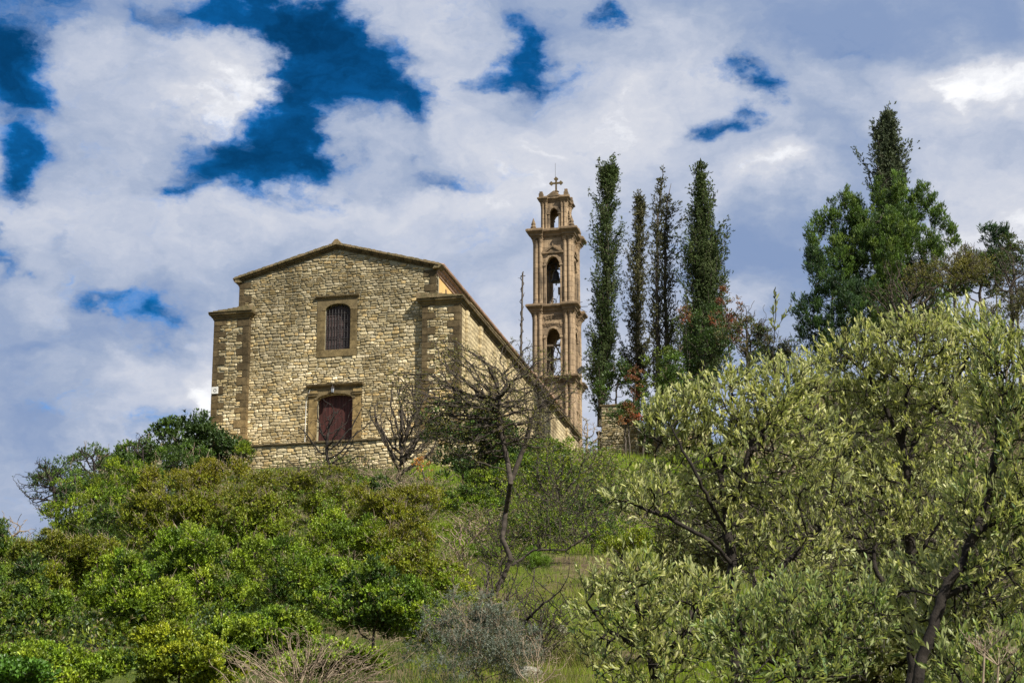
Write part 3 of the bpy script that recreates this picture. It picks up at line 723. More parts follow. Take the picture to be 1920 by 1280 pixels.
for i in range(4):
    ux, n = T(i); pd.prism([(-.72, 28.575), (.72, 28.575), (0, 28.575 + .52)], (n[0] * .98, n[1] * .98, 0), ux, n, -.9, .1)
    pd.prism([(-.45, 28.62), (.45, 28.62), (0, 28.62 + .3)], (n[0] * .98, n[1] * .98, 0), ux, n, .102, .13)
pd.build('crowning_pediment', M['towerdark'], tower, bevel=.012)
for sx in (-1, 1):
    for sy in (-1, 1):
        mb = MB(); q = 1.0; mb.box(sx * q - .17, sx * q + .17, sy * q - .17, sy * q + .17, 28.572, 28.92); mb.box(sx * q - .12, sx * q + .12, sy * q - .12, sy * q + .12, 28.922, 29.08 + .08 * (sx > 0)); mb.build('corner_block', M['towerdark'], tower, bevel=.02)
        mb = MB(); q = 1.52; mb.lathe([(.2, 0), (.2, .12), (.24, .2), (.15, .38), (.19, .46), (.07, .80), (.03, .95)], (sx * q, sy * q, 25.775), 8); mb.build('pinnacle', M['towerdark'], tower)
mb = MB(); mb.lathe([(.75, 0), (.62, .22), (.4, .4), (.22, .48), (.16, .7), (.24, .78), (.12, .86)], (0, 0, 28.6), 14); mb.build('small_dome', M['towerdark'], tower)
def cross(z):
    mb = MB(); mb.prism([(-.075, 0), (.075, 0), (.06, .3), (-.06, .3)], (0, 0, z), FX, FN, -.07, .07); mb.prism([(-.06, .302), (.06, .302), (.07, .95), (-.07, .95)], (0, 0, z), FX, FN, -.07, .07)
    mb.prism([(-.36, .58), (.36, .58), (.36, .72), (-.36, .72)], (0, 0, z), FX, FN, -.055, .055)
    for cx, cz in ((-.38, .65), (.38, .65), (0, 1.0)):
        for dx, dz in ((0, .09), (.09, 0), (-.09, 0), (0, -.09)): mb.prism([(cx + dx + .085 * cos(a), cz + dz + .085 * sin(a)) for a in [2 * pi * k / 8 for k in range(8)]], (0, 0, z), FX, FN, -.062 - .002 * abs(dx) * 10, .062 + .02 * abs(dx))
    return mb
cr_ = cross(29.44); c_o = cr_.build('cross', M['cornice'], tower, bevel=.008)
mb = MB(); mb.tube((-.12, .3, 28.8), (-.12, .3, 31.9), .022, .012); mb.build('lightning_rod', M['iron'], tower)
mb = MB(); mb.box(-1.1, 1.1, -1.1, 1.1, 19.62, 19.66); mb.box(-1.1, 1.1, -1.1, 1.1, 25.6, 25.75); mb.build('floor_slabs', M['tower'], tower)
# bell on its frame
bell = empty('church_bell', tow_o + np.array((0, 0, .45)), -YAW, 'dark bronze bell hanging in the arch of the belfry', 'bell')
mb = MB(); mb.lathe([(.42, 0), (.435, .05), (.37, .15), (.28, .34), (.235, .58), (.21, .76), (.15, .86), (.05, .92)], (0, -.2, 21.35), 20); mb.build('bell_body', M['bronze'], bell, smooth=True)
mb = MB(); mb.box(-.08, .08, -.28, -.12, 22.27, 22.75); mb.tube((-.62, -.2, 22.4), (.62, -.2, 22.4), .06); mb.tube((0, -.2, 22.7), (0, -.2, 22.95), .14, .05); mb.build('bell_yoke', M['iron'], bell)
mb = MB(); mb.tube((0, -.2, 21.6), (0, -.2, 21.12), .025); mb.lathe([(.03, 0), (.06, .04), (.06, .1), (.02, .16)], (0, -.2, 21.08), 8); mb.build('clapper', M['iron'], bell)
mb = MB()
for s in (-1, 1):
    mb.tube((s * .95, -.2, 21.95), (s * .3, -.2, 23.1), .03); mb.tube((s * .75, -.55, 21.9), (s * .75, .6, 21.9), .03); mb.tube((s * .55, -.2, 21.3), (s * .45, -.2, 22.9), .025)
mb.tube((-1., -.45, 21.95), (1., -.45, 21.95), .025); mb.tube((-1., -.35, 22.85), (1., -.35, 22.85), .03); mb.build('bell_frame', M['iron'], bell)
whl = empty('pulley_wheel', tow_o, -YAW, 'small dark rope wheel on the floor of the belfry arch under the bell', 'wheel')
mb = MB()
for k in range(16):
    a0, a1 = 2 * pi * k / 16, 2 * pi * (k + 1) / 16; mb.tube((-.05 + .24 * cos(a0), -1.1, 19.95 + .24 * sin(a0)), (-.05 + .24 * cos(a1), -1.1, 19.95 + .24 * sin(a1)), .035, seg=5)
mb.build('rim', M['iron'], whl); mb = MB()
for k in range(3): mb.tube((-.05 + .2 * cos(k * pi / 3), -1.1, 19.95 + .2 * sin(k * pi / 3)), (-.05 - .2 * cos(k * pi / 3), -1.1, 19.95 - .2 * sin(k * pi / 3)), .02, seg=4)
mb.build('spokes', M['iron'], whl)
mb = MB(); mb.tube((-.45, -1.0, 19.7), (-.1, -.3, 21.3), .014); mb.tube((.1, -1.1, 19.9), (.4, -.6, 20.9), .012); ro = mb.build('bell_rope', M['iron']); ro.location = tuple(tow_o); ro.rotation_euler = (0, 0, -YAW); tag(ro, 'thin dark bell ropes running down inside the belfry arch', 'rope')
mb = MB(); mb.box(.32, .55, -1.1, -.8, 20.55, 21.1); mb.tube((.44, -.95, 19.66), (.44, -.95, 20.55), .03); bx_ = mb.build('junction_box', M['wood']); bx_.location = tuple(tow_o); bx_.rotation_euler = (0, 0, -YAW); tag(bx_, 'pale box on a post inside the belfry arch below the bell', 'box')
mb = MB(); mb.box(-1.2, 1.2, -1.15, -1.0, 16.35, 16.5); mb.box(-.6, 1.2, -.95, -.82, 15.3, 15.42)
mb.tube((-.55, -1.0, 14.2), (.25, -.4, 17.6), .035); mb.tube((-.2, -1.0, 13.9), (.5, -.4, 17.5), .035); mb.tube((.1, -1.05, 16.4), (.6, -.9, 15.4), .06)
for k in range(9): 
    f = k / 9.; mb.tube((-.55 + .8 * f, -1 + .6 * f, 14.2 + 3.4 * f), (-.2 + .7 * f, -1 + .6 * f, 13.9 + 3.6 * f), .02, seg=4)
la = mb.build('timber_ladder', M['wood']); la.location = tuple(tow_o); la.rotation_euler = (0, 0, -YAW); tag(la, 'old timber ladder and cross beams inside the lower open arch of the tower', 'ladder')
fl = empty('floodlight', tow_o, -YAW, 'floodlight tilted on the lower right cornice of the bell tower', 'floodlight')
mb = MB(); d = np.array((2.1, -1.2, 14.3)); ax = np.array((.8, 0, .6)); az_ = np.array((-.55, 0, .83))
mb.prism([(-.32, -.14), (.32, -.14), (.26, .14), (-.26, .14)], d, ax, (0, -1, 0), -.3, .3, uz=az_); mb.build('lamp_housing', M['iron'], fl, bevel=.02)
mb = MB(); mb.prism([(-.28, -.165), (.28, -.165), (.28, -.143), (-.28, -.143)], d, ax, (0, -1, 0), -.26, .26, uz=az_); mb.build('lamp_glass', M['glass'], fl)
mb = MB(); mb.tube((1.5, -1.2, 13.9), tuple(d - az_ * .1), .04); mb.tube((1.5, -1.2, 13.84), (2.75, -1.2, 13.78), .02); mb.build('bracket', M['iron'], fl)
mb = MB(); mb.tube((1.6, -1.3, 19.62), (2.3, -1.4, 19.66), .022); mb.tube((1.6, -.6, 19.55), (2.6, -.7, 19.5), .022); mb.tube((1.6, -1.25, 19.5), (2.2, .8, 19.5), .018)
br = mb.build('iron_brackets', M['iron']); br.location = tuple(tow_o); br.rotation_euler = (0, 0, -YAW); tag(br, 'thin iron rods sticking out right of the middle tower cornice', 'bracket')
# creeper-wrapped pole
pb = at(974, 700, 150); pt = at(980, 512, 150)
pole = empty('wooden_pole', (pb[0], 150, pb[2] - 4), 0, 'thin leaning pole wrapped in dry creeper behind the church roof', 'pole')
a = np.array((0, 0, 0.)); b = pt - np.array((pb[0], 150, pb[2] - 4)); mb = MB(); mb.tube(a, b, .10, .06, 8); mb.build('shaft', M['bark'], pole)
mb = MB(); mb.tube(b + (-.18, 0, -.25), b + (.2, 0, -.2), .03); mb.tube(b, b + (.05, 0, .12), .05); mb.build('cross_arm', M['bark'], pole)
mb = MB(); q = a
for k in range(1, 90):
    f = k / 90.; c = a + (b - a) * f + np.array((.11 * cos(k * .9), .11 * sin(k * .9), 0)) * (1 + .6 * (rs.random() < .2)); mb.tube(q, c, .03, seg=4); q = c
    if rs.random() < .35: mb.tube(c, c + np.array((rs.uniform(-.3, .3), rs.uniform(-.3, .3), rs.uniform(-.1, .25))), .018, .008, 3)
tag(mb.build('creeper', M['browntwig'], pole), kind='stuff')

# ------------------------------------------------------------------ vegetation toolkit
RG = np.random.default_rng(11)
def nrm(v): return v / np.maximum(np.linalg.norm(v, axis=-1, keepdims=True), 1e-9)
def rvec(n): return nrm(RG.normal(size=(n, 3)))
def grow(A, nodes, parents, step, di, dk, iters=120, up=.05, jit=.12):
    """space colonisation: branches grow from nodes towards the points A"""
    N = [np.array(p, float) for p in nodes]; P = list(parents); A = np.array(A, float); kids = {}
    nd = np.full(len(A), 1e9); ni = np.zeros(len(A), int); k0 = 0; tries = 0
    for it in range(iters):
        new = np.array(N[k0:]); 
        if len(new):
            for c in range(0, len(new), 400):
                D = np.linalg.norm(A[:, None] - new[None, c:c + 400], axis=2); j = D.argmin(1); d = D[np.arange(len(A)), j]; b = d < nd
                nd[b] = d[b]; ni[b] = j[b] + k0 + c
        k0 = len(N); keep = nd > dk; A, nd, ni = A[keep], nd[keep], ni[keep]
        if len(A) < 3: break
        m = nd < di
        if not m.any(): m = nd <= nd.min() * 1.05
        acc = {}; 
        dirs = nrm(A[m] - np.array([N[i] for i in ni[m]])); uq, inv = np.unique(ni[m], return_inverse=True)
        S = np.zeros((len(uq), 3)); np.add.at(S, inv, dirs); S = nrm(S); S[:, 2] += up; S = nrm(S + RG.normal(size=S.shape) * jit)
        grew = False; dead = []
        for i, d in zip(uq, S):
            if kids.get(i, 0) >= 5: dead.append(i); continue
            if kids.get(i, 0) >= 1:      # already forked: head for one single point so that the fork opens
                w = np.where(ni == i)[0]; w = w[m[w]]
                if len(w): d = nrm(A[w[RG.integers(len(w))]] - N[i])
            kids[i] = kids.get(i, 0) + 1; N.append(N[i] + d * step); P.append(int(i)); grew = True
        if dead:
            kp = ~np.isin(ni, dead); A, nd, ni = A[kp], nd[kp], ni[kp]
        if len(A) < 3: break
    return np.array(N), np.array(P)
def radii(P, rt, e=2.3, rmax=9.):
    acc = np.zeros(len(P)); hasc = np.zeros(len(P), bool)
    for i in range(len(P) - 1, 0, -1):
        if not hasc[i]: acc[i] = rt ** e
        if P[i] >= 0: acc[P[i]] += acc[i]; hasc[P[i]] = True
    if not hasc[0]: acc[0] = rt ** e
    return np.minimum(acc ** (1 / e), rmax)
def tubes(N, P, r, thick=.02, s_thick=7, s_thin=3):
    """tapered tubes for every edge, continuous along the main child"""
    n = len(N); ch = np.arange(n)[P >= 0]; pa = P[ch]; d = nrm(N[ch] - N[pa]); dn = np.zeros((n, 3)); dn[ch] = d; dn[P < 0] = (0, 0, 1)
    main = np.full(n, -1)
    for i in ch:
        p = P[i]
        if main[p] < 0 or r[i] > r[main[p]]: main[p] = i
    ism = main[pa] == ch
    d0 = np.where(ism[:, None], dn[pa], d); r0 = np.where(ism, r[pa], np.minimum(r[pa], r[ch] * 1.25)); r1 = r[ch]
    ref = np.array((.31, .17, .11)); ref = ref / np.linalg.norm(ref)
    out = []
    for big in (True, False):
        s = s_thick if big else s_thin; m = (r0 > thick) == big
        if not m.any(): continue
        a = np.arange(s) * 2 * pi / s; V = []
        for c, dd, rr in ((N[pa[m]], d0[m], r0[m]), (N[ch[m]], d[m], r1[m])):
            n1 = nrm(np.cross(dd, ref)); n2 = np.cross(dd, n1)
            V.append(c[:, None] + rr[:, None, None] * (n1[:, None] * np.cos(a)[None, :, None] + n2[:, None] * np.sin(a)[None, :, None]))
        V = np.concatenate(V, 1).reshape(-1, 3); k = m.sum(); b = (np.arange(k) * 2 * s)[:, None]; i = np.arange(s)[None]
        j = (i + 1) % s
        F = np.stack([b + i, b + j, b + s + j, b + s + i], -1).reshape(-1, 4); out.append((V, F))
    V = np.concatenate([o[0] for o in out]); off = np.cumsum([0] + [len(o[0]) for o in out[:-1]])
    return V, np.concatenate([o[1] + k for o, k in zip(out, off)])
def wood(N, P, r, m, parent, name='trunk', **k):
    V, F = tubes(N, P, r, **k); return np_mesh(name, V, F, np.ones((len(V), 3)), m, parent, smooth=True)
class Leaves:
    def __init__(s): s.V = []; s.F = []; s.C = []; s.n = 0; s.base = []
    def put(s, pos, d, nn, L, W, C, shape='kite'):
        """leaves at pos pointing along d, blade normal nn"""
        k = len(pos); L = np.broadcast_to(L, (k,))[:, None]; W = np.broadcast_to(W, (k,))[:, None]
        side = nrm(np.cross(d, nn)); nn = np.cross(side, d)
        if shape == 'kite':
            V = np.stack([pos, pos + d * L * .5 + side * W * .5 + nn * W * .18, pos + d * L, pos + d * L * .45 - side * W * .5 + nn * W * .18], 1)
            q = (np.arange(k) * 4 + s.n)[:, None]; F = np.concatenate([q + [0, 1, 2], q + [0, 2, 3]], 0); nv = 4
        elif shape == 'tri':
            V = np.stack([pos - side * W * .5, pos + side * W * .5, pos + d * L], 1); q = (np.arange(k) * 3 + s.n)[:, None]; F = q + [0, 1, 2]; nv = 3
        else:  # lance: folded, slightly curved narrow blade
            bend = nn * -.10 * L
            V = np.stack([pos, pos + d * L * .3 + side * W * .42 + nn * W * .15, pos + d * L * .3 - side * W * .42 + nn * W * .15, pos + d * L * .32,
                          pos + d * L * .68 + side * W * .45 + nn * W * .15 + bend * .5, pos + d * L * .68 - side * W * .45 + nn * W * .15 + bend * .5, pos + d * L * .68 + bend * .5, pos + d * L + bend], 1)
            q = (np.arange(k) * 8 + s.n)[:, None]; F = np.concatenate([q + t for t in ([0, 1, 3], [0, 3, 2], [1, 4, 3], [4, 6, 3], [3, 6, 5], [3, 5, 2], [4, 7, 6], [6, 7, 5])], 0); nv = 8
        s.V.append(V.reshape(-1, 3)); s.F.append(F); s.C.append(np.repeat(C, nv, 0)); s.n += k * nv
    def sprigs(s, P, D, n, L, W, sl, spread, C, shape='kite', vary=.3, upl=0., cvar=.22, tip=None):
        """n leaves spiralling round a short shoot at each P along D"""
        k = len(P); t = RG.uniform(0, 1, (k, n)); ph = RG.uniform(0, 2 * pi, (k, n)); sp = np.clip(spread * (1.15 - .5 * t) + RG.normal(size=(k, n)) * .15, .05, 2.2)
        a = nrm(np.cross(D, (.3, .2, .93))); b = np.cross(D, a)
        rad = a[:, None] * np.cos(ph)[..., None] + b[:, None] * np.sin(ph)[..., None]
        d = nrm(D[:, None] * np.cos(sp)[..., None] + rad * np.sin(sp)[..., None] + np.array((0, 0, upl)))
        SL = np.broadcast_to(sl, (k,))[:, None, None]
        pos = P[:, None] + D[:, None] * SL * t[..., None]
        nn = nrm(D[:, None] * np.sin(sp)[..., None] - rad * np.cos(sp)[..., None] + RG.normal(size=d.shape) * .35)
        sz = RG.uniform(1 - vary, 1 + vary * .6, k * n)
        c = np.repeat(C, n, 0) * RG.uniform(1 - cvar, 1 + cvar, (k * n, 1))
        if tip is not None:
            f = ((t.ravel() > .7) & (RG.random(k * n) < .6))[:, None]; c = np.where(f, np.array(tip) * RG.uniform(.8, 1.15, (k * n, 1)), c)
        s.put(pos.reshape(-1, 3), d.reshape(-1, 3), nn.reshape(-1, 3), L * sz, W * sz, c, shape)
    def build(s, name, m, parent, kind='stuff'):
        o = np_mesh(name, np.concatenate(s.V), np.concatenate(s.F), np.concatenate(s.C), m, parent)
        if kind: o['kind'] = kind
        return o
def pal(cols, n, w=None):
    cols = np.array(cols, float); return cols[RG.choice(len(cols), n, p=w)]
def rooted(px, py, Y, z=None):
    p = at(px, py, Y); return np.array([p[0], Y, float(ground(p[0], Y, False)) - .05 if z is None else z])

def blob_points(c, rad, n_major, n_sub, n_pt, sub_r, major_r=(.32, .52), flat=.0, cone=0.):
    """lumpy crown: points on small lobes that sit on large lobes; returns P, outward dirs, lobe index"""
    c = np.array(c); rad = np.array(rad)
    d = rvec(n_major); d[:, 2] = np.abs(d[:, 2]) * RG.choice([1, 1, 1, -.6], n_major); d = nrm(d)
    mr = RG.uniform(*major_r, n_major); mc = d * (1 - mr[:, None] * .7) * RG.uniform(.65, 1.35, (n_major, 1))
    if cone: mc[:, :2] *= np.clip(1 - cone * (mc[:, 2:] * .5 + .5), .12, 1)
    sdirs = rvec(n_major * n_sub).reshape(n_major, n_sub, 3); sdirs[..., 2] += .25; sdirs = nrm(sdirs)
    sc_ = mc[:, None] + sdirs * mr[:, None, None] * RG.uniform(.8, 1.1, (n_major, n_sub, 1))
    sc_ = sc_.reshape(-1, 3); lob = np.repeat(np.arange(n_major), n_sub)
    k = len(sc_); pd_ = nrm(rvec(k * n_pt) + np.array((0, -.1, .75)))
    sr = np.repeat(RG.uniform(.45, 1.35, k) * sub_r, n_pt); i = np.repeat(np.arange(k), n_pt)
    P = c + sc_[i] * rad + pd_ * (sr * RG.uniform(.55, 1.05, k * n_pt) ** 1)[:, None]
    return P, pd_, i, c + sc_ * rad, lob
def shrub(name, label, cat, px, py, w, h, Y, cols, leafL=.045, leafW=.022, n=9000, group=None, lobes=11, subs=16, sprig=9, sub_r=None, upl=.25, m='leaf', twigs=60, twigm='greytwig', depth=.75, tip=None, cone=0., spread=.9, shape='kite', sl=.10, root=None, yellow=None, keep=1., stem='bark', rt=.006, squash=None, major_r=(.28, .50), gain=1.45):
    s = Y / 4000.; c = at(px, py, Y); rad = np.array([w / 2 * s, w / 2 * s * depth, h / 2 * s])
    base = rooted(px if root is None else root, py, Y); base[2] = min(base[2], c[2] - rad[2] * .6)
    o = empty(name, base, 0, label, cat, group)
    sub_r = sub_r or .17 * min(rad[0], rad[2])
    npt = max(3, int(n / (lobes * subs)))
    P, D, idx, cen, lob = blob_points(c, rad, lobes, subs, npt, sub_r, cone=cone, major_r=major_r)
    gz = ground(P[:, 0], P[:, 1], False); k = P[:, 2] > gz - .1
    if keep < 1: k &= RG.random(len(P)) < keep
    P, D, idx = P[k], D[k], idx[k]
    tint = pal(cols, len(cen)) * RG.uniform(.65, 1.35, (len(cen), 1)) * gain
    lt = pal(cols, lobes) * gain
    C = tint[idx] * .6 + lt[lob[idx]] * .4
    if yellow is not None:
        f = np.clip((P[:, 2] - c[2]) / rad[2] * .9 + RG.normal(size=len(P)) * .3, 0, 1)[:, None]; C = C * (1 - f) + np.array(yellow) * f
    D2 = nrm(D + np.array((0, 0, .45)) + rvec(len(D)) * .35)
    lv = Leaves(); lv.sprigs(P, D2, sprig, leafL, leafW, sl, spread, C, shape, upl=upl, tip=tip, cvar=.38)
    for q in range(len(lv.V)): lv.V[q] = lv.V[q] - base
    lv.build('foliage', M[m], o)
    # skeleton
    A = cen + RG.normal(size=cen.shape) * sub_r * .3
    N, Pa = grow(A, [base, base + (c - base) * .2 + (0, 0, .05), base + (c - base) * .4], [-1, 0, 1], max(rad[2], rad[0]) * .11, 99, max(rad[2], rad[0]) * .13, 50, up=.1)
    # stray twigs poke out beyond the leaves
    if twigs:
        j = RG.choice(len(P), min(twigs, len(P)), replace=False); q0 = P[j] - D[j] * sub_r * .8; L_ = RG.uniform(1.2, 3.2, len(j)) * sub_r
        dd = nrm(D[j] + np.array((0, 0, .9)) + rvec(len(j)) * .5)
        tn, tp = [], []
        for a, d, l in zip(q0, dd, L_):
            b = len(tn); tn += [a, a + d * l * .5, a + d * l + RG.normal(size=3) * l * .12]; tp += [-1, b, b + 1]
            for _ in range(2): tn.append(tn[b + 1] + nrm(d + RG.normal(size=3) * .6) * l * .4); tp.append(b + 1)
        tn = np.array(tn) - base; tp = np.array(tp); rr = np.full(len(tn), rt)
        wood(tn, tp, rr, M[twigm], o, 'twigs', thick=.05)['kind'] = 'stuff'
    wood(N - base, Pa, radii(Pa, rt * 1.3, 2.2), M[stem], o, 'stem', thick=.03)
    return o
def bare_tree(name, label, cat, path, px, py, w, h, Y, n=1300, rt=.005, step=.14, m='browntwig', depth=.7, leaves=0, lcols=None, dk=1.1, up=.05, e=2.2, jit=.18, lean=0, fan=False, group=None, leafL=.05, leafW=.02, di=6, hollow=.0, thick=.02, rcap=.075):
    """path: pixels of the trunk from the ground up"""
    s = Y / 4000.; base = at(path[0][0], path[0][1], Y)
    o = empty(name, base, 0, label, cat, group)
    nodes = [at(x, y, Y) + (0, RG.normal() * .05 * i, 0) for i, (x, y) in enumerate(path)]
    # subdivide the drawn trunk so that it bends naturally
    NN = [nodes[0]]
    for a, b in zip(nodes[:-1], nodes[1:]):
        k = max(2, int(np.linalg.norm(b - a) / step))
        for t in range(1, k + 1): NN.append(a + (b - a) * t / k + RG.normal(size=3) * step * .07)
    par = [-1] + list(range(len(NN) - 1))
    c = at(px, py, Y); rad = np.array([w / 2 * s, w / 2 * s * depth, h / 2 * s])
    A = RG.normal(size=(n * 3, 3)); A = nrm(A) * (RG.uniform(hollow, 1, (n * 3, 1)) ** .45); A *= 1 + .22 * np.sin(A[:, :1] * 7 + A[:, 2:] * 5 + lean)
    A = c + A[:n] * rad
    N, P = grow(A, NN, par, step, step * di, step * dk, 160, up=up, jit=jit)
    rt *= 1.3; r = radii(P, rt, e, rcap)
    wood(N - base, P, r, M[m], o, 'branches', thick=thick)
    if leaves:
        tipi = np.where(r < rt * 1.6)[0]; j = RG.choice(tipi, min(leaves, len(tipi)), replace=len(tipi) < leaves)
        D = nrm(N[j] - N[np.maximum(P[j], 0)] + RG.normal(size=(len(j), 3)) * .3 + 1e-6)
        lv = Leaves(); lv.sprigs(N[j] - base, D, 5, leafL, leafW, .1, .9, pal(lcols, len(j))); lv.build('foliage', M['leaf'], o)
    return o

# ------------------------------------------------------------------ cypresses
CY = [(.058, .085, .028), (.082, .110, .038), (.042, .062, .022), (.10, .125, .052)]
def cypress(label, spine, widths, Y, dens=1., bare=0., cols=CY, arms=(), group='cypresses on the hilltop', stems=1, leafL=.125):
    """spine: pixels from the foot to the tip; widths: full crown width in pixels at each"""
    s = Y / 4000.; S = np.array([at(x, y, Y) for x, y in spine]); base = S[0].copy(); o = empty('cypress_tree', base, 0, label, 'cypress', group)
    T_ = np.linspace(0, 1, len(S)); hgt = S[-1][2] - S[0][2]
    def sp(t): return np.stack([np.interp(t, T_, S[:, k]) for k in range(3)], -1)
    def wd(t): return np.interp(t, T_, widths) / 2 * s * (1 - .75 * t ** 7)
    nodes = []; par = []; rr = []
    for q in range(stems):
        b0 = len(nodes); off = (q - (stems - 1) / 2) * .55
        for i in range(26):
            t = i / 25.; p = sp(t * (1 if q == 0 else .93)); p = p + np.array((off * min(1, t * 4), q * .2, 0)) + RG.normal(size=3) * .03
            nodes.append(p); par.append(-1 if i == 0 else b0 + i - 1); rr.append(.17 * (1 - t) ** .8 + .018)
    nb = int(190 * hgt / 12 * dens); P, D, C = [], [], []
    for k in range(nb):
        t = RG.uniform(.02, .97) ** .92; q = RG.integers(stems); i = q * 26 + int(t * 25); a = nodes[i]; R_ = wd(t) * RG.uniform(.55, 1.25) * (1 + .35 * sin(t * 31 + 2 * q + hgt) * sin(t * 13 + 1))
        ph = RG.uniform(0, 2 * pi); el = RG.uniform(.85, 1.25); Lb = R_ / math.cos(el); Lb = min(Lb, (1.02 - t) * hgt * .9 + .3)
        d = np.array((cos(ph) * cos(el), sin(ph) * cos(el) * .9, sin(el))); pi_ = i; m = max(3, int(Lb / .22)); p = a
        for j in range(m):
            f = (j + 1) / m; d = nrm(d + np.array((0, 0, .05)) + RG.normal(size=3) * .07); p = p + d * Lb / m; nodes.append(p); par.append(pi_); rr.append(.028 * (1 - f) + .008); pi_ = len(nodes) - 1
            if RG.random() > bare * (1 - f * .6):
                for _ in range(4): P.append(p + RG.normal(size=3) * (.10, .10, .12)); D.append(nrm(d + RG.normal(size=3) * .6)); C.append(k)
    for (x0, y0, x1, y1) in arms:      # side limbs that stick out of the column
        a, b = at(x0, y0, Y), at(x1, y1, Y); b[1] += RG.uniform(-.4, .4); pi_ = int(np.argmin(np.linalg.norm(np.array(nodes[:26]) - a, axis=1))); m = 8; a = np.array(nodes[pi_])
        for j in range(m):
            f = (j + 1) / m; p = a + (b - a) * f + np.array((0, 0, -.25 * sin(f * pi))) ; nodes.append(p); par.append(pi_); rr.append(.04 * (1 - f) + .012); pi_ = len(nodes) - 1
            if f > .35:
                for _ in range(int(5 + 7 * f)): P.append(p + RG.normal(size=3) * (.17, .15, .18)); D.append(nrm(b - a + RG.normal(size=3) * .5 * np.linalg.norm(b - a) + (0, 0, .4))); C.append(j)
    P = np.array(P); D = nrm(np.array(D)); C = np.array(C); tint = pal(cols, C.max() + 1) * RG.uniform(.8, 1.25, (C.max() + 1, 1))
    lv = Leaves(); lv.sprigs(P - base, D, 9, leafL, leafL * .42, .20, .75, tint[C], cvar=.3); lv.build('crown', M['dark_leaf'], o)
    wood(np.array(nodes) - base, np.array(par), np.array(rr), M['bark'], o, 'trunk', thick=.05)
    return o

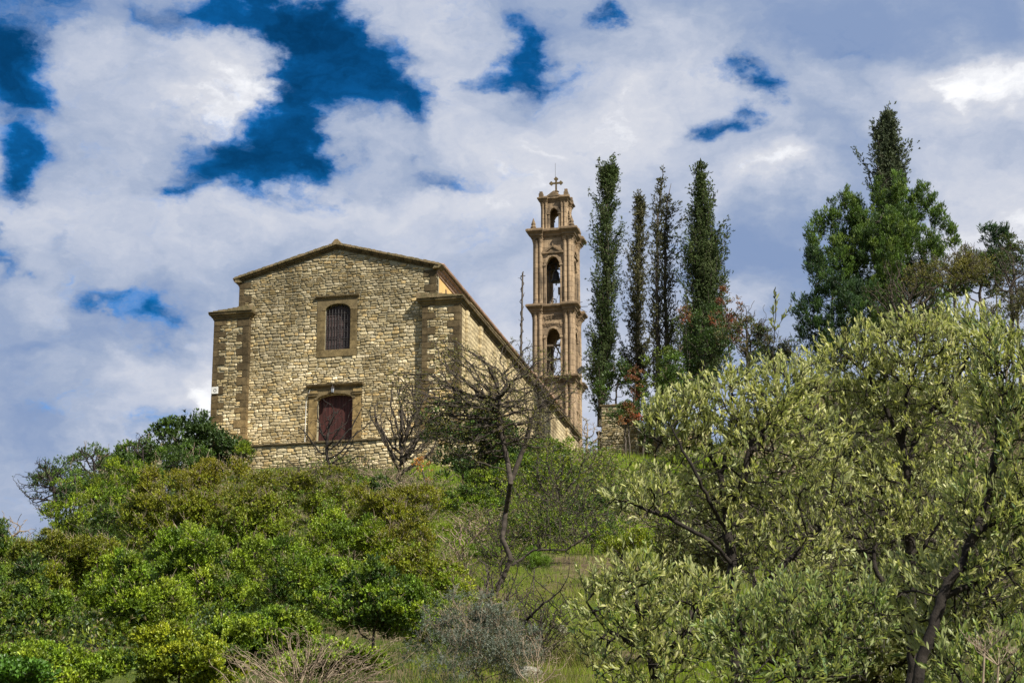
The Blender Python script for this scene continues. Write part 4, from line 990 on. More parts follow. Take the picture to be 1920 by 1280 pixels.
# ------------------------------------------------------------------ olives (near): limbs from the photograph, the rest grown
OL = [(.27, .285, .095), (.37, .365, .145), (.165, .195, .07), (.45, .43, .21), (.205, .235, .10)]
OLG = [(.11, .16, .045), (.15, .20, .055), (.085, .13, .05), (.19, .23, .07)]
def olive(label, paths, lobes, Y, n_att=900, cols=OL, leafL=.047, leafW=.0130, step=.055, shoots=1.0, rt=.0033, n_single=60, name='olive_tree', cat='olive tree', di=7, group=None, leaf_n=13, shoot_len=.15, wildness=.55, rcap=.042):
    """paths: limb polylines (px, py, dY); lobes: (px, py, w, h, dY) foliage masses"""
    s = Y / 4000.
    base = at(paths[0][0][0], paths[0][0][1], Y + paths[0][0][2]); o = empty(name, base, 0, label, cat, group)
    N = []; P = []; rfix = []
    for path in paths:
        pts = [at(x, y, Y + d) for x, y, d in path]
        if N: i0 = int(np.argmin(np.linalg.norm(np.array(N) - pts[0], axis=1))); prev = i0
        else: N.append(pts[0]); P.append(-1); prev = 0
        a = N[prev]
        for b in pts[1:]:
            k = max(1, int(np.linalg.norm(b - a) / step))
            for t in range(1, k + 1): N.append(a + (b - a) * t / k + RG.normal(size=3) * step * .10); P.append(prev); prev = len(N) - 1
            a = b
    A = []
    tot = sum(l[2] * l[3] for l in lobes)
    for (px, py, w, h, dY) in lobes:
        k = int(n_att * w * h / tot); q = rvec(k) * RG.uniform(.35, 1, (k, 1)) ** .5; A.append(at(px, py, Y + dY) + q * (w / 2 * s, (w + h) / 4 * s * .9, h / 2 * s))
    A = np.concatenate(A)
    N, P = grow(A, N, P, step, step * di, step * 1.15, 220, up=.06, jit=.16)
    r = radii(P, rt, 2.45, rcap); wood(N - base, P, r, M['darkbark'], o, 'trunk', thick=.010, s_thick=8, s_thin=4)
    # leafy shoots on the outer twigs
    tips = np.where(r < rt * 2.1)[0]; tips = tips[P[tips] >= 0]
    cov = np.zeros(len(tips))                 # twigs with much of the crown above them carry few leaves
    for q in range(0, len(tips), 500):
        t_ = N[tips[q:q + 500]]; dz = N[None, :, 2] - t_[:, None, 2]; dh = np.hypot(N[None, :, 0] - t_[:, None, 0], N[None, :, 1] - t_[:, None, 1])
        cov[q:q + 500] = ((dz > .05) & (dh < .16 + .12 * dz)).sum(1)
    tips = tips[RG.random(len(tips)) < np.clip(1.25 - .55 * cov / max(np.median(cov), 1), .58, 1)]
    j = np.concatenate([tips] * 3)[: int(len(tips) * shoots * 1.45)] if shoots > .7 else RG.choice(tips, int(len(tips) * shoots * 1.4))
    D = nrm(nrm(N[j] - N[P[j]]) * .6 + RG.normal(size=(len(j), 3)) * wildness * .6 + np.array((0, 0, .75)))
    sl = RG.uniform(.6, 1.3, len(j)) * shoot_len
    C = pal(cols, len(j)) * RG.uniform(.75, 1.5, (len(j), 1))
    lv = Leaves(); lv.sprigs(N[j] - base, D, leaf_n, leafL, leafW, sl, .50, C, 'lance', upl=.12, cvar=.18, tip=np.array(cols[1]) * 1.35)
    # shoot stems
    tn = np.stack([N[j] - base, N[j] - base + D * sl[:, None]], 1).reshape(-1, 3); tp = np.tile([-1, 0], len(j)); tp[1::2] = np.arange(0, 2 * len(j), 2)
    wood(tn, tp, np.tile([rt, rt * .5], len(j)), M['darkbark'], o, 'shoots', thick=.05)['kind'] = 'stuff'
    # some of the leaves nearest the lens are objects of their own
    V = lv.V[0].reshape(-1, 8, 3); Cc = lv.C[0].reshape(-1, 8, 3); F = lv.F[0].reshape(8, -1, 3)
    if n_single:
        near = np.argsort(V[:, 0, 1])[: len(V) // 6]; pick = RG.choice(near, n_single, replace=False); mask = np.ones(len(V), bool); mask[pick] = False
        Ft = F[:, 0, :]
        tmpl = []
        for t in range(6):
            L1 = Leaves(); L1.put(np.zeros((1, 3)), np.array([[0, 0, 1.]]), np.array([[0, -1., 0]]), leafL, leafW, pal(cols, 1) * 1.1, 'lance'); t_o = L1.build('leaf', M['olive_leaf'], None, None); tmpl.append(t_o.data); bpy.data.objects.remove(t_o)
        from mathutils import Matrix, Vector
        for i in pick:
            p0 = Vector(V[i, 0]); dz = Vector(V[i, 7] - V[i, 0]); Ln = dz.length; dz.normalize(); sx = Vector(V[i, 1] - V[i, 2]); sx = (sx - dz * sx.dot(dz)).normalized(); yv = dz.cross(sx)
            oo = bpy.data.objects.new('leaf', tmpl[RG.integers(6)]); link(oo, o); mt = Matrix((sx, yv, dz)).transposed().to_4x4(); mt.translation = p0
            oo.matrix_local = mt @ Matrix.Diagonal((Ln / leafL, Ln / leafL, Ln / leafL, 1))
        keepF = mask[np.arange(len(V))]; lv.F = [np.concatenate([F[q][keepF] for q in range(8)])]
    lv.build('foliage', M['olive_leaf'], o)
    return o

# ================================================================== planting, far to near
# --- cypresses behind, right of the tower
cypress('dense dark cypress with a bent top, nearest the bell tower', [(1125, 800), (1128, 700), (1138, 600), (1138, 480), (1136, 370), (1142, 340), (1155, 320)], [58, 70, 62, 54, 44, 32, 16], 136, 1.3, arms=[(1130, 650, 1108, 610), (1140, 440, 1164, 435), (1135, 400, 1116, 425)])
cypress('shortest thin cypress, second to the right of the bell tower', [(1195, 790), (1196, 680), (1196, 560), (1198, 440), (1200, 355)], [46, 48, 44, 32, 14], 138, .95, .25, cols=[tuple(1.6 * v for v in c_) for c_ in [(.055, .055, .025), (.07, .066, .033), (.045, .045, .022)]])
cypress('sparse twin-stemmed cypress with bare trunks and stray side limbs', [(1245, 790), (1243, 680), (1240, 560), (1240, 430), (1252, 308)], [50, 52, 50, 36, 16], 134, .8, .45, cols=[tuple(1.6 * v for v in c_) for c_ in [(.055, .055, .025), (.06, .062, .033), (.045, .045, .022)]], arms=[(1245, 440, 1285, 405), (1245, 560, 1288, 492), (1250, 400, 1270, 385), (1245, 500, 1275, 470)], stems=2)
cypress('conical cypress with reddish dead foliage low on its right', [(1320, 760), (1322, 680), (1324, 560), (1318, 430), (1314, 295)], [110, 104, 80, 54, 12], 132, 2.1, .1, arms=[(1325, 520, 1363, 435), (1330, 560, 1355, 480), (1330, 600, 1362, 520), (1300, 330, 1305, 315)])
cypress('dark cypress spire rising behind the bright green pine', [(1670, 600), (1672, 450), (1668, 360), (1664, 285), (1664, 212)], [60, 76, 64, 46, 30], 112, 2.4, 0., cols=[(.075, .095, .05), (.10, .118, .07), (.055, .07, .04)], arms=[(1668, 330, 1706, 268), (1664, 330, 1644, 285)], leafL=.13)
GB = [(.062, .108, .012), (.085, .135, .014), (.042, .078, .012)]
GD = [(.034, .060, .012), (.048, .080, .014), (.026, .046, .012)]
RED = [(.22, .065, .028), (.16, .05, .025), (.24, .11, .05), (.10, .045, .025), (.07, .08, .02)]
GY = [(.150, .175, .008), (.115, .155, .010), (.19, .20, .012), (.040, .065, .008)]
GG = [(.086, .140, .010), (.128, .184, .012), (.027, .052, .009), (.18, .22, .016)]
shrub('leafy_shrub', 'yellow green shrub between the foot of the thin cypresses', 'shrub', 1232, 735, 110, 160, 128, GB + [(.16, .18, .02)], .12, .055, 1500, sprig=7, sl=.2, lobes=9, subs=10, twigs=20, yellow=(.13, .17, .02), rt=.012)
shrub('leafy_shrub', 'dark green leafy shrub below the conical cypress', 'shrub', 1325, 680, 120, 190, 127, GD, .12, .06, 1800, sprig=7, sl=.2, lobes=10, subs=10, twigs=20, rt=.012)
shrub('leafy_shrub', 'dark green bush just right of the stone gate pillar', 'shrub', 1205, 800, 90, 110, 126, GD, .12, .06, 900, sprig=7, sl=.2, lobes=7, subs=9, twigs=10, rt=.012)
shrub('leafy_shrub', 'green shrub between the twin-stemmed and the conical cypress', 'shrub', 1278, 750, 110, 160, 126.5, GB + GD, .12, .055, 1900, sprig=7, sl=.2, lobes=9, subs=10, twigs=40, rt=.012)
shrub('leafy_shrub', 'dark shrub wrapped round the foot of the cypress nearest the tower', 'shrub', 1158, 735, 70, 110, 129, GD + GB[:1], .12, .055, 900, sprig=7, sl=.2, lobes=7, subs=9, twigs=30, rt=.012)
shrub('leafy_shrub', 'brownish green shrub right of the conical cypress, among the bare twigs', 'shrub', 1400, 665, 100, 130, 122, GD + [(.10, .08, .03), (.08, .06, .03)], .11, .05, 1300, sprig=6, sl=.2, lobes=9, subs=9, twigs=160, twigm='browntwig', rt=.012)
shrub('leafy_shrub', 'brown-green scrub on the skyline between conical cypress and pine', 'shrub', 1460, 690, 130, 110, 104, GD + [(.10, .08, .03), (.08, .07, .03)], .09, .04, 1800, sprig=6, lobes=10, subs=10, twigs=200, twigm='browntwig', rt=.01)
shrub('leafy_shrub', 'little dark shrub leaning over the stone gate pillar', 'shrub', 1172, 800, 66, 80, 125, GD + GB[:1] + RED[:1], .10, .05, 700, sprig=7, sl=.2, lobes=7, subs=8, twigs=40, rt=.01)
shrub('red_creeper', 'red-brown leaved creeper climbing the conical cypress', 'creeper', 1372, 620, 58, 140, 129, RED, .11, .055, 700, sprig=6, sl=.2, lobes=7, subs=9, twigs=15, twigm='browntwig', rt=.012)
shrub('red_creeper', 'pinkish red creeper above the stone gate pillar', 'creeper', 1187, 722, 34, 90, 128.5, RED, .11, .055, 240, sprig=6, sl=.2, lobes=5, subs=7, twigs=10, twigm='browntwig', rt=.012)
shrub('red_creeper', 'small patch of rusty leaves between two cypresses', 'creeper', 1293, 598, 44, 60, 127, RED, .10, .05, 160, sprig=6, sl=.2, lobes=5, subs=7, twigs=6, twigm='browntwig', rt=.012)
shrub('red_creeper', 'rust red leaves hanging below the gate pillar shrubs', 'creeper', 1180, 790, 40, 46, 125, RED, .10, .05, 130, sprig=6, sl=.2, lobes=5, subs=6, twigs=6, twigm='browntwig', rt=.012)
bare_tree('bare_shrub', 'bare twiggy shrub right of the conical cypress', 'shrub', [(1400, 720), (1402, 660)], 1402, 620, 90, 130, 124, 420, .012, .22, 'browntwig')
bare_tree('bare_shrub', 'low tangle of bare twigs beside the far end of the church', 'shrub', [(1100, 850), (1100, 825)], 1105, 812, 80, 80, 118, 260, .010, .2, 'greytwig', leaves=80, lcols=GG)
# --- right: the pine and its neighbours
def pine(label, px, py, w, h, Y, n, cols, lobes, seedroot, name='pine_tree', cat='pine'):
    s = Y / 4000.; base = rooted(seedroot, 700, Y); o = empty(name, base, 0, label, cat); P, D, C = [], [], []; cen = []
    for (lx, ly, lw, lh, dy) in lobes:
        k = int(n * 4.2 * lw * lh / 9000); c = at(lx, ly, Y + dy); rad = np.array((lw / 2 * s, lw / 2 * s, lh / 2 * s))
        nt = max(5, k // 34); d = nrm(rvec(nt) + (0, -.1, .25)); q = c + d * rad * RG.uniform(.35, 1., (nt, 1)); cen.append(q)
        t = pal(cols, nt) * RG.uniform(.75, 1.3, (nt, 1)); i = RG.integers(nt, size=k)
        lean = nrm(d[i] * .5 + np.array((0, 0, .9)) + rvec(k) * .3); f = RG.uniform(-.5, 1, (k, 1))
        P.append(q[i] + lean * f * .26 + RG.normal(size=(k, 3)) * .085 * (1.15 - .6 * f)); D.append(nrm(lean + rvec(k) * .4)); C.append(t[i] * (1 + .35 * f))
    P, D, C, cen = map(np.concatenate, (P, D, C, cen))
    lv = Leaves(); lv.sprigs(P - base, D, 6, .14, .026, .10, .5, C, upl=.2); lv.build('crown', M['leaf'], o)
    top = at(px, py - h * .3, Y); N = [base + (top - base) * t for t in np.linspace(0, 1, 14)]
    N, Pa = grow(cen, N, [-1] + list(range(13)), .3, 99, .3, 60, up=.08); wood(N - base, Pa, radii(Pa, .012, 2.3, .2), M['bark'], o, 'trunk', thick=.04)
    return o
PN = [(.060, .105, .022), (.085, .140, .024), (.042, .075, .020), (.12, .17, .03)]
PD = [(.030, .060, .022), (.042, .078, .024), (.024, .046, .02)]
pine('broad bright green pine in front of the dark cypress spire', 1650, 500, 300, 280, 98, 620, PN,
     [(1682, 372, 34, 110, 0), (1648, 385, 30, 110, .3), (1716, 395, 30, 100, .5), (1604, 405, 28, 100, 0), (1745, 395, 26, 90, .6), (1562, 415, 28, 90, .3), (1524, 455, 30, 80, 0), (1782, 450, 24, 80, .2), (1585, 390, 22, 80, .5), (1730, 372, 20, 70, .4), (1765, 420, 24, 70, .4), (1540, 425, 22, 70, .5),
      (1570, 500, 70, 110, -.4), (1630, 470, 70, 130, -.6), (1690, 460, 70, 130, -.8), (1745, 480, 60, 120, -.2), (1640, 560, 120, 80, -.6), (1750, 550, 100, 80, 0), (1530, 510, 40, 70, .2), (1600, 520, 80, 110, .8), (1700, 540, 120, 100, .9), (1640, 625, 160, 90, 0), (1740, 615, 120, 90, .3), (1590, 450, 60, 90, .9), (1625, 430, 60, 100, .5), (1700, 430, 60, 100, .2), (1665, 440, 50, 110, -1.2), (1665, 500, 60, 120, -1.3)], 1660)
pine('darker lower pine at the left foot of the bright green pine', 1560, 570, 150, 110, 92, 520, PD + PN[:1], [(1530, 500, 50, 60, 0), (1560, 560, 100, 90, 0), (1510, 580, 60, 60, 0), (1590, 590, 80, 80, -.5), (1550, 620, 120, 60, 0), (1620, 560, 70, 70, 0), (1560, 670, 110, 80, 0)], 1560)
pine('small dark pine with two pointed tops near the right edge', 1868, 480, 60, 130, 90, 620, PD, [(1855, 445, 24, 50, 0), (1880, 450, 28, 56, 0), (1866, 490, 50, 50, 0), (1820, 500, 50, 40, .4), (1810, 530, 50, 50, .4)], 1866)
bare_tree('bare_shrub', 'dense brown leafless shrub in front of the bright pine', 'shrub', [(1700, 660), (1700, 600)], 1705, 560, 170, 150, 84, 1300, .008, .13, 'browntwig', leaves=500, lcols=[(.14, .11, .04), (.11, .10, .03)])
shrub('yellowed_shrub', 'yellow olive coloured shrub right of the bare brown shrub', 'shrub', 1790, 545, 150, 120, 82, [(.13, .115, .022), (.10, .095, .02), (.07, .07, .02)], .07, .025, 2600, sprig=6, lobes=11, subs=12, twigs=160, twigm='browntwig', rt=.009)
bare_tree('bare_tree', 'dark bare tree at the right edge above the olive trees', 'tree', [(1900, 700), (1898, 600), (1895, 540)], 1895, 520, 100, 140, 80, 800, .008, .14, 'browntwig', leaves=220, lcols=[(.06, .07, .03)])
shrub('scrub_oak', 'dense brown-green tree closing the skyline right of the big pine', 'tree', 1835, 535, 120, 130, 85, GD + [(.09, .08, .025), (.07, .07, .02)], .075, .035, 3200, sprig=7, lobes=12, subs=12, twigs=140, twigm='browntwig', rt=.009)
shrub('scrub_oak', 'brown-green tree behind the bare tree at the right picture edge', 'tree', 1900, 525, 90, 150, 88, GD + [(.09, .08, .025), (.07, .07, .02)], .075, .035, 2400, sprig=7, lobes=11, subs=12, twigs=140, twigm='browntwig', rt=.009, keep=.8)
shrub('leafy_shrub', 'brownish thicket behind the top of the right olive trees', 'shrub', 1880, 600, 160, 130, 78, [(.07, .065, .02), (.05, .06, .02), (.09, .08, .03)], .06, .025, 2000, sprig=6, lobes=9, subs=12, twigs=120, twigm='browntwig', rt=.008)
# brown scrub seen through the olives
for i, (px, py, w, h, Y, lb) in enumerate([(1460, 850, 220, 110, 70, 'grey-brown dry scrub seen through the left olive tree'), (1620, 800, 200, 100, 66, 'dry brown scrub seen between two olive trunks'), (1830, 790, 240, 220, 60, 'green-brown scrub hidden behind the rightmost olive'), (1230, 905, 130, 100, 50, 'grey thorny thicket on the grass left of the olives')]):
    bare_tree('dry_scrub', lb, 'scrub', [(px, py + h * .6), (px, py + h * .2)], px, py, w, h, Y, 900, .006 if i < 3 else .005, .11, 'browntwig' if i % 2 else 'greytwig', leaves=420, lcols=[(.10, .10, .03), (.07, .09, .03), (.14, .12, .05)], depth=1.)
# --- in front of the church
shrub('carob_tree', 'dark green carob sapling rising at the church\'s left corner', 'tree', 362, 848, 160, 150, 106, GD, .16, .075, 2200, lobes=9, subs=10, sprig=10, sl=.32, spread=.95, twigs=0, rt=.014, upl=.1, keep=.9)
for px, py, pb in ((352, 780, 860), (388, 800, 870), (318, 830, 880), (410, 820, 880)):
    o = bpy.data.objects['carob_tree']; b = np.array(o.location); a0, a1 = at(px + 6, pb, 106), at(px, py, 106); ts = np.linspace(.1, 1, 16)[:, None]
    lv = Leaves(); Pq = a0 + (a1 - a0) * ts + RG.normal(size=(16, 3)) * .12; lv.sprigs(Pq - b, nrm(np.tile(a1 - a0, (16, 1)) + RG.normal(size=(16, 3)) * 1.2), 12, .18, .085, .3, 1., pal(GD, 16)); lv.build('leafy_shoot', M['leaf'], o)
shrub('leafy_shrub', 'dark green shrub on the skyline left of the carob sapling', 'shrub', 262, 885, 230, 125, 100, GD + GD + GB, .10, .045, 5200, sprig=7, sl=.18, twigs=60, rt=.01)
shrub('leafy_shrub', 'green bush on the skyline below the bare left tree', 'shrub', 150, 940, 170, 120, 92, GB + GD, .09, .04, 3200, sprig=7, sl=.16, twigs=50, rt=.01)
bare_tree('bare_tree', 'dark thorny bare tree on the far left skyline', 'tree', [(110, 1010), (105, 950), (100, 910)], 102, 915, 150, 120, 84, 1300, .008, .15, 'darkbark', leaves=120, lcols=GD)
bare_tree('bare_tree', 'twisted bare branches on the skyline in front of the wall stub', 'tree', [(180, 920), (176, 880)], 165, 862, 90, 60, 96, 420, .010, .18, 'darkbark')
bare_tree('bare_tree', 'small bare tree top poking above the dark shrub left of the carob', 'tree', [(268, 880), (268, 850)], 266, 832, 60, 50, 98, 260, .010, .18, 'darkbark')
bare_tree('bare_tree', 'bare branches reaching in from the left picture edge', 'tree', [(-40, 1100), (0, 1020), (30, 1000)], 20, 1020, 90, 130, 60, 500, .007, .13, 'greytwig')
bare_tree('bare_tree', 'forked bare tree standing in front of the red church door', 'tree', [(628, 925), (618, 880), (612, 850)], 628, 815, 140, 150, 96, 520, .0115, .2, 'darkbark', up=.2, depth=.5)
bare_tree('bare_shrub', 'fan-shaped bare shrub before the right part of the front wall', 'shrub', [(745, 900), (750, 870)], 768, 800, 150, 200, 100, 2600, .0115, .17, 'browntwig', up=.2, leaves=500, lcols=[(.12, .11, .03)])
shrub('leafy_shrub', 'small green shrub against the left end of the retaining wall', 'shrub', 448, 860, 50, 60, 104, GD + GG, .09, .04, 600, sprig=7, sl=.16, lobes=6, subs=8, twigs=20, rt=.01)
shrub('evergreen_bush', 'large glossy dark green bush right of the church corner', 'bush', 882, 872, 185, 215, 86, GD + GB[:1], .10, .055, 6500, sprig=8, sl=.18, lobes=13, subs=14, twigs=30, rt=.01)
bare_tree('dry_scrub', 'grey-brown dry scrub on the slope below the retaining wall', 'scrub', [(720, 950), (720, 920)], 720, 905, 190, 90, 92, 1500, .0055, .13, 'greytwig', leaves=500, lcols=[(.17, .14, .06), (.10, .11, .03), (.2, .16, .09)])
bare_tree('dry_scrub', 'dark dry thicket between the door tree and the bush tops', 'scrub', [(560, 930), (560, 900)], 560, 895, 150, 70, 94, 900, .008, .14, 'browntwig', leaves=420, lcols=[(.09, .10, .02), (.12, .12, .03)])
shrub('orange_sapling', 'small sapling with orange autumn leaves left of the dark bush', 'sapling', 800, 880, 44, 60, 84, [(.38, .17, .03), (.30, .15, .04)], .07, .04, 130, sprig=5, lobes=5, subs=6, twigs=20, rt=.009)
bare_tree('scrub_tree', 'thin-leaved scrubby tree on the slope below the bell tower', 'tree', [(1040, 1010), (1045, 960)], 1050, 915, 210, 190, 66, 1900, .006, .12, 'browntwig', leaves=5000, lcols=GG + GY, leafL=.075, leafW=.040, rcap=.03)
shrub('leafy_shrub', 'low green shrub at the foot of the church side wall', 'shrub', 1000, 850, 180, 50, 106, GG + GB, .09, .04, 1900, sprig=7, sl=.16, lobes=12, subs=8, twigs=40, rt=.01)
for px, py, w, h, Y, n, m_, lv_, lb in [
  (640, 880, 130, 60, 100, 900, 'browntwig', 500, 'brown scrub at the foot of the retaining wall'),
  (800, 930, 150, 90, 82, 1200, 'greytwig', 700, 'dry pale scrub around the orange sapling'),
  (900, 975, 150, 60, 70, 900, 'greytwig', 500, 'matted dry scrub below the large dark bush'),
  (980, 930, 150, 110, 74, 1100, 'browntwig', 1500, 'leafy scrub behind the twisted pale trunk'),
  (1130, 900, 140, 110, 84, 1100, 'browntwig', 1400, 'leafy scrub below the gap beside the tower'),
  (1180, 960, 160, 90, 62, 900, 'greytwig', 700, 'thorny scrub beyond the low olive bush'),
  (880, 1170, 170, 110, 30, 2000, 'greytwig', 300, 'dead brush between grey bush and twisted trunk'),
  (1010, 1180, 170, 150, 27, 2400, 'browntwig', 300, 'dead brush round the black dead branch'),
  (1060, 960, 200, 150, 56, 1600, 'browntwig', 300, 'thin brown twigs rising through the broad small-leaved bush'),
  (940, 1010, 130, 130, 43, 1200, 'browntwig', 300, 'fine twigs crowding round the bend of the twisted trunk'),
  (1110, 860, 120, 60, 104, 700, 'greytwig', 200, 'fine dry twigs between the church end and the gate pillar'),
  (760, 950, 160, 90, 76, 1500, 'greytwig', 300, 'pale straw brush on the bush edge below the fan-shaped shrub'),
  (850, 1060, 100, 90, 45, 700, 'greytwig', 500, 'dry brush at the right margin of the bushes')]:
    bare_tree('dry_scrub', lb, 'scrub', [(px, py + h * .6), (px, py + h * .2)], px, py, w, h, Y, n, .00006 * Y + .0009, .0013 * Y, m_, up=.3, leaves=lv_ * 2, lcols=GG + [(.16, .13, .05), (.2, .17, .08)], leafL=.0009 * Y, leafW=.0004 * Y, depth=1., rcap=.012)
for px, py, w, h, Y, cols_, lb in [(1010, 1005, 150, 90, 56, GG + GD, 'green shrub on the bank right of the twisted trunk'), (880, 960, 120, 70, 72, GD + GG, 'low green shrub below the glossy dark bush'), (1110, 975, 150, 110, 60, GD + GG[:1], 'dark shrub above the low olive bush'), (1030, 925, 160, 150, 68, GG + GY[:1] + GD[:1], 'broad small-leaved bush on the slope below the bell tower'), (985, 895, 110, 60, 80, GG + GD, 'green bush between the glossy dark bush and the church side wall'),
  (1160, 1030, 120, 70, 46, GG + GY, 'yellow green herbs beside the left olive bough'), (940, 905, 90, 60, 80, GG, 'little green shrub beside the glossy dark bush'), (700, 930, 140, 60, 80, GG + GD, 'green clump in the dry scrub under the retaining wall')]:
    shrub('leafy_shrub', lb, 'shrub', px, py, w, h, Y, cols_, .00095 * Y, .00048 * Y, 2200, sprig=7, sl=.0018 * Y, lobes=12, subs=12, twigs=120, twigm='browntwig', rt=.00009 * Y, keep=.8)
for k, (px, py, Y, hh, lb) in enumerate([(1005, 1120, 31, .5, 'dry grass tussock beside the black dead branch'), (1075, 1150, 27, .5, 'dry grass tussock left of the low olive bush'), (930, 1215, 22, .4, 'straw-coloured tussock behind the grey thorny bush'), (1040, 1235, 20, .4, 'straw-coloured tussock at the bottom, right of the dead branch'),
   (1120, 1060, 42, .5, 'green grass tussock below the left olive bough'), (880, 1005, 58, .7, 'straw tussock above the fallen grey branches'), (1190, 860, 108, 1.0, 'bright grass tussock under the gate pillar')]):
    b = rooted(px, py, Y); n = 900; d = nrm(RG.normal(size=(n, 3)) * .42 + (0, 0, 1)); lv = Leaves(); q = RG.normal(size=(n, 3)) * (.35, .3, .02) * hh
    lv.put(q, d, nrm(RG.normal(size=(n, 3))), RG.uniform(.4, 1.1, n) * hh, .006 * (.5 + Y / 40), pal([(.15, .22, .015), (.18, .23, .02)] if k in (4, 6) else [(.27, .23, .10), (.20, .19, .06), (.14, .18, .03)], n) * RG.uniform(.7, 1.2, (n, 1)), 'tri')
    o = lv.build('grass_tussock', M['grass'], None, None); o.location = tuple(b); tag(o, lb, 'grass tussock')
# the big bare tree
bare_tree('bare_tree', 'tall bare tree with pale twisted trunk standing before the church side', 'tree',
          [(925, 1165), (915, 1120), (942, 1085), (958, 1050), (942, 1010), (948, 960), (958, 915), (952, 870), (938, 800), (935, 750)], 900, 755, 330, 240, 42, 5600, .0046, .07, 'browntwig', leaves=2600, lcols=[(.13, .13, .02), (.16, .15, .03)], leafL=.035, leafW=.014, depth=.8, up=.04, e=2.45, rcap=.052)
bare_tree('bare_tree', 'second bare crown mingling with the tall tree, close to the tower', 'tree', [(960, 900), (985, 830), (1000, 780)], 1020, 740, 150, 170, 44, 620, .0042, .09, 'browntwig', leaves=1300, lcols=[(.11, .11, .02), (.14, .13, .03)], leafL=.035, leafW=.014)
bare_tree('dead_tree', 'crooked black dead branch rising over the grass right of the grey bush', 'tree', [(960, 1290), (972, 1200), (985, 1160), (1020, 1130), (1050, 1105), (1066, 1080), (1068, 1035)], 1010, 1150, 180, 190, 24, 420, .0022, .07, 'darkbark', e=2.2, depth=.5, rcap=.028)
bare_tree('bare_shrub', 'tangled leafless brushwood at the foot of the pale twisted trunk', 'shrub', [(915, 1210), (915, 1180)], 915, 1110, 180, 150, 38, 1100, .0045, .07, 'browntwig')
bare_tree('bare_shrub', 'fallen grey branches on the bank between green bushes and grass', 'shrub', [(860, 1050), (880, 1030)], 880, 1005, 150, 80, 48, 700, .006, .09, 'greytwig', leaves=150, lcols=GG)
bare_tree('bare_shrub', 'horizontal bare boughs over the grass right of the twisted trunk', 'shrub', [(960, 1060), (1000, 1030), (1060, 1030), (1110, 1000)], 1060, 990, 180, 110, 40, 700, .0032, .07, 'browntwig', leaves=900, lcols=GG, leafL=.03, leafW=.014, rcap=.022)
# --- evergreen mass on the left, upper to lower rows
BG = 'evergreen bushes covering the slope below the church'
rows = [
 (240, 965, 240, 160, 64, GG + GY[:1], 'bush below the left skyline shrubs', None, 4600),
 (415, 975, 220, 190, 60, GY, 'yellow-tipped bush straight below the left corner of the church', (.20, .18, .012), 5600),
 (580, 965, 200, 150, 58, GG + GY, 'olive green bush below the forked tree at the red door', (.15, .15, .015), 4200),
 (735, 1010, 200, 170, 54, GY, 'yellow green bush below the grey-brown dry scrub', (.18, .17, .015), 4800),
 (170, 1010, 170, 170, 50, GG + GD, 'dark green bush between the skyline row and the rounded bush', None, 3600),
 (320, 1020, 190, 230, 45, GY + GG, 'tall ragged bush between the yellow-tipped and the rounded bushes', (.18, .17, .015), 6500),
 (500, 1035, 190, 230, 44, GG, 'upright bush in the gap right of the largest bush', (.17, .17, .015), 6500),
 (655, 1060, 180, 200, 42, GG + GY[:1], 'bush behind the sparse yellow green one', None, 5600),
 (120, 1110, 220, 210, 38, GG + GY, 'large rounded bush in the lower left quarter', (.17, .17, .015), 8000),
 (395, 1120, 260, 260, 36, GG, 'largest bush in the middle of the left slope', None, 11000),
 (560, 1150, 210, 210, 34, GG + GD[:1], 'deep green bush left of the sparse yellowish one', None, 7500),
 (790, 1110, 180, 210, 36, GY + GG, 'sparse yellow green bush at the right end of the bush mass', (.17, .16, .015), 4600),
 (20, 1180, 180, 230, 29, GG + GD, 'dark green bush in the bottom left corner', None, 6500),
 (235, 1180, 210, 230, 28, GG, 'bright green bush low down between two dark gaps', None, 8500),
 (480, 1215, 180, 150, 25, GG, 'green bush directly above the pale bare stems', None, 5000),
 (700, 1170, 170, 170, 27, GG + GD, 'green bush left of the grey thorny bush', None, 5200),
 (330, 1265, 220, 120, 19, GY, 'yellow green bush cut off by the bottom edge', None, 5600),
 (110, 1270, 220, 110, 18, GG, 'low bush along the bottom edge near the left corner', None, 4600),
 (620, 1260, 190, 90, 21, GG, 'low bush tangled with the pale leafless stems', None, 3600),
 (840, 1180, 130, 100, 31, GG + GY, 'small bush above the grey thorny bush', None, 2800),
 (-30, 1060, 120, 160, 44, GD + GG, 'dark bush cut off by the left edge', None, 3600)]
for (px, py, w, h, Y, cols, lb, yel, n) in rows:
    q = Y / 40.
    shrub('evergreen_bush', lb, 'bush', px, py, w, h, Y, cols, .043 * q ** .45, .022 * q ** .45, int(n * 1.35), BG, lobes=21, subs=15, sprig=9, sl=.085 * q ** .4, major_r=(.20, .42), gain=1.6, sub_r=.125 * min(w, h) / 2 * Y / 4000., twigs=420 if yel else 240, yellow=yel, rt=.0030 * q ** .6, upl=.3, keep=.82 if 'sparse' in lb else 1, spread=.95)
shrub('leafy_shrub', 'small leafy weed clump in the very bottom left corner', 'shrub', 30, 1275, 130, 40, 17, [(.05, .11, .012), (.065, .13, .015)], .035, .03, 900, sprig=6, lobes=8, subs=8, twigs=0, rt=.003)
shrub('grey_bush', 'grey green thorny bush at the bottom centre', 'bush', 865, 1235, 270, 190, 19, [(.085, .10, .075), (.11, .12, .09), (.06, .075, .055)], .022, .005, 5600, lobes=12, subs=18, sprig=9, sl=.05, twigs=420, twigm='greytwig', rt=.0016, upl=.1, spread=1.2)
bare_tree('bare_shrub', 'pale leafless stems fanning up at the bottom edge', 'shrub', [(560, 1330), (560, 1300)], 600, 1245, 360, 140, 16, 2400, .0010, .022, 'greytwig', up=.5, di=12, depth=.6, rcap=.006)
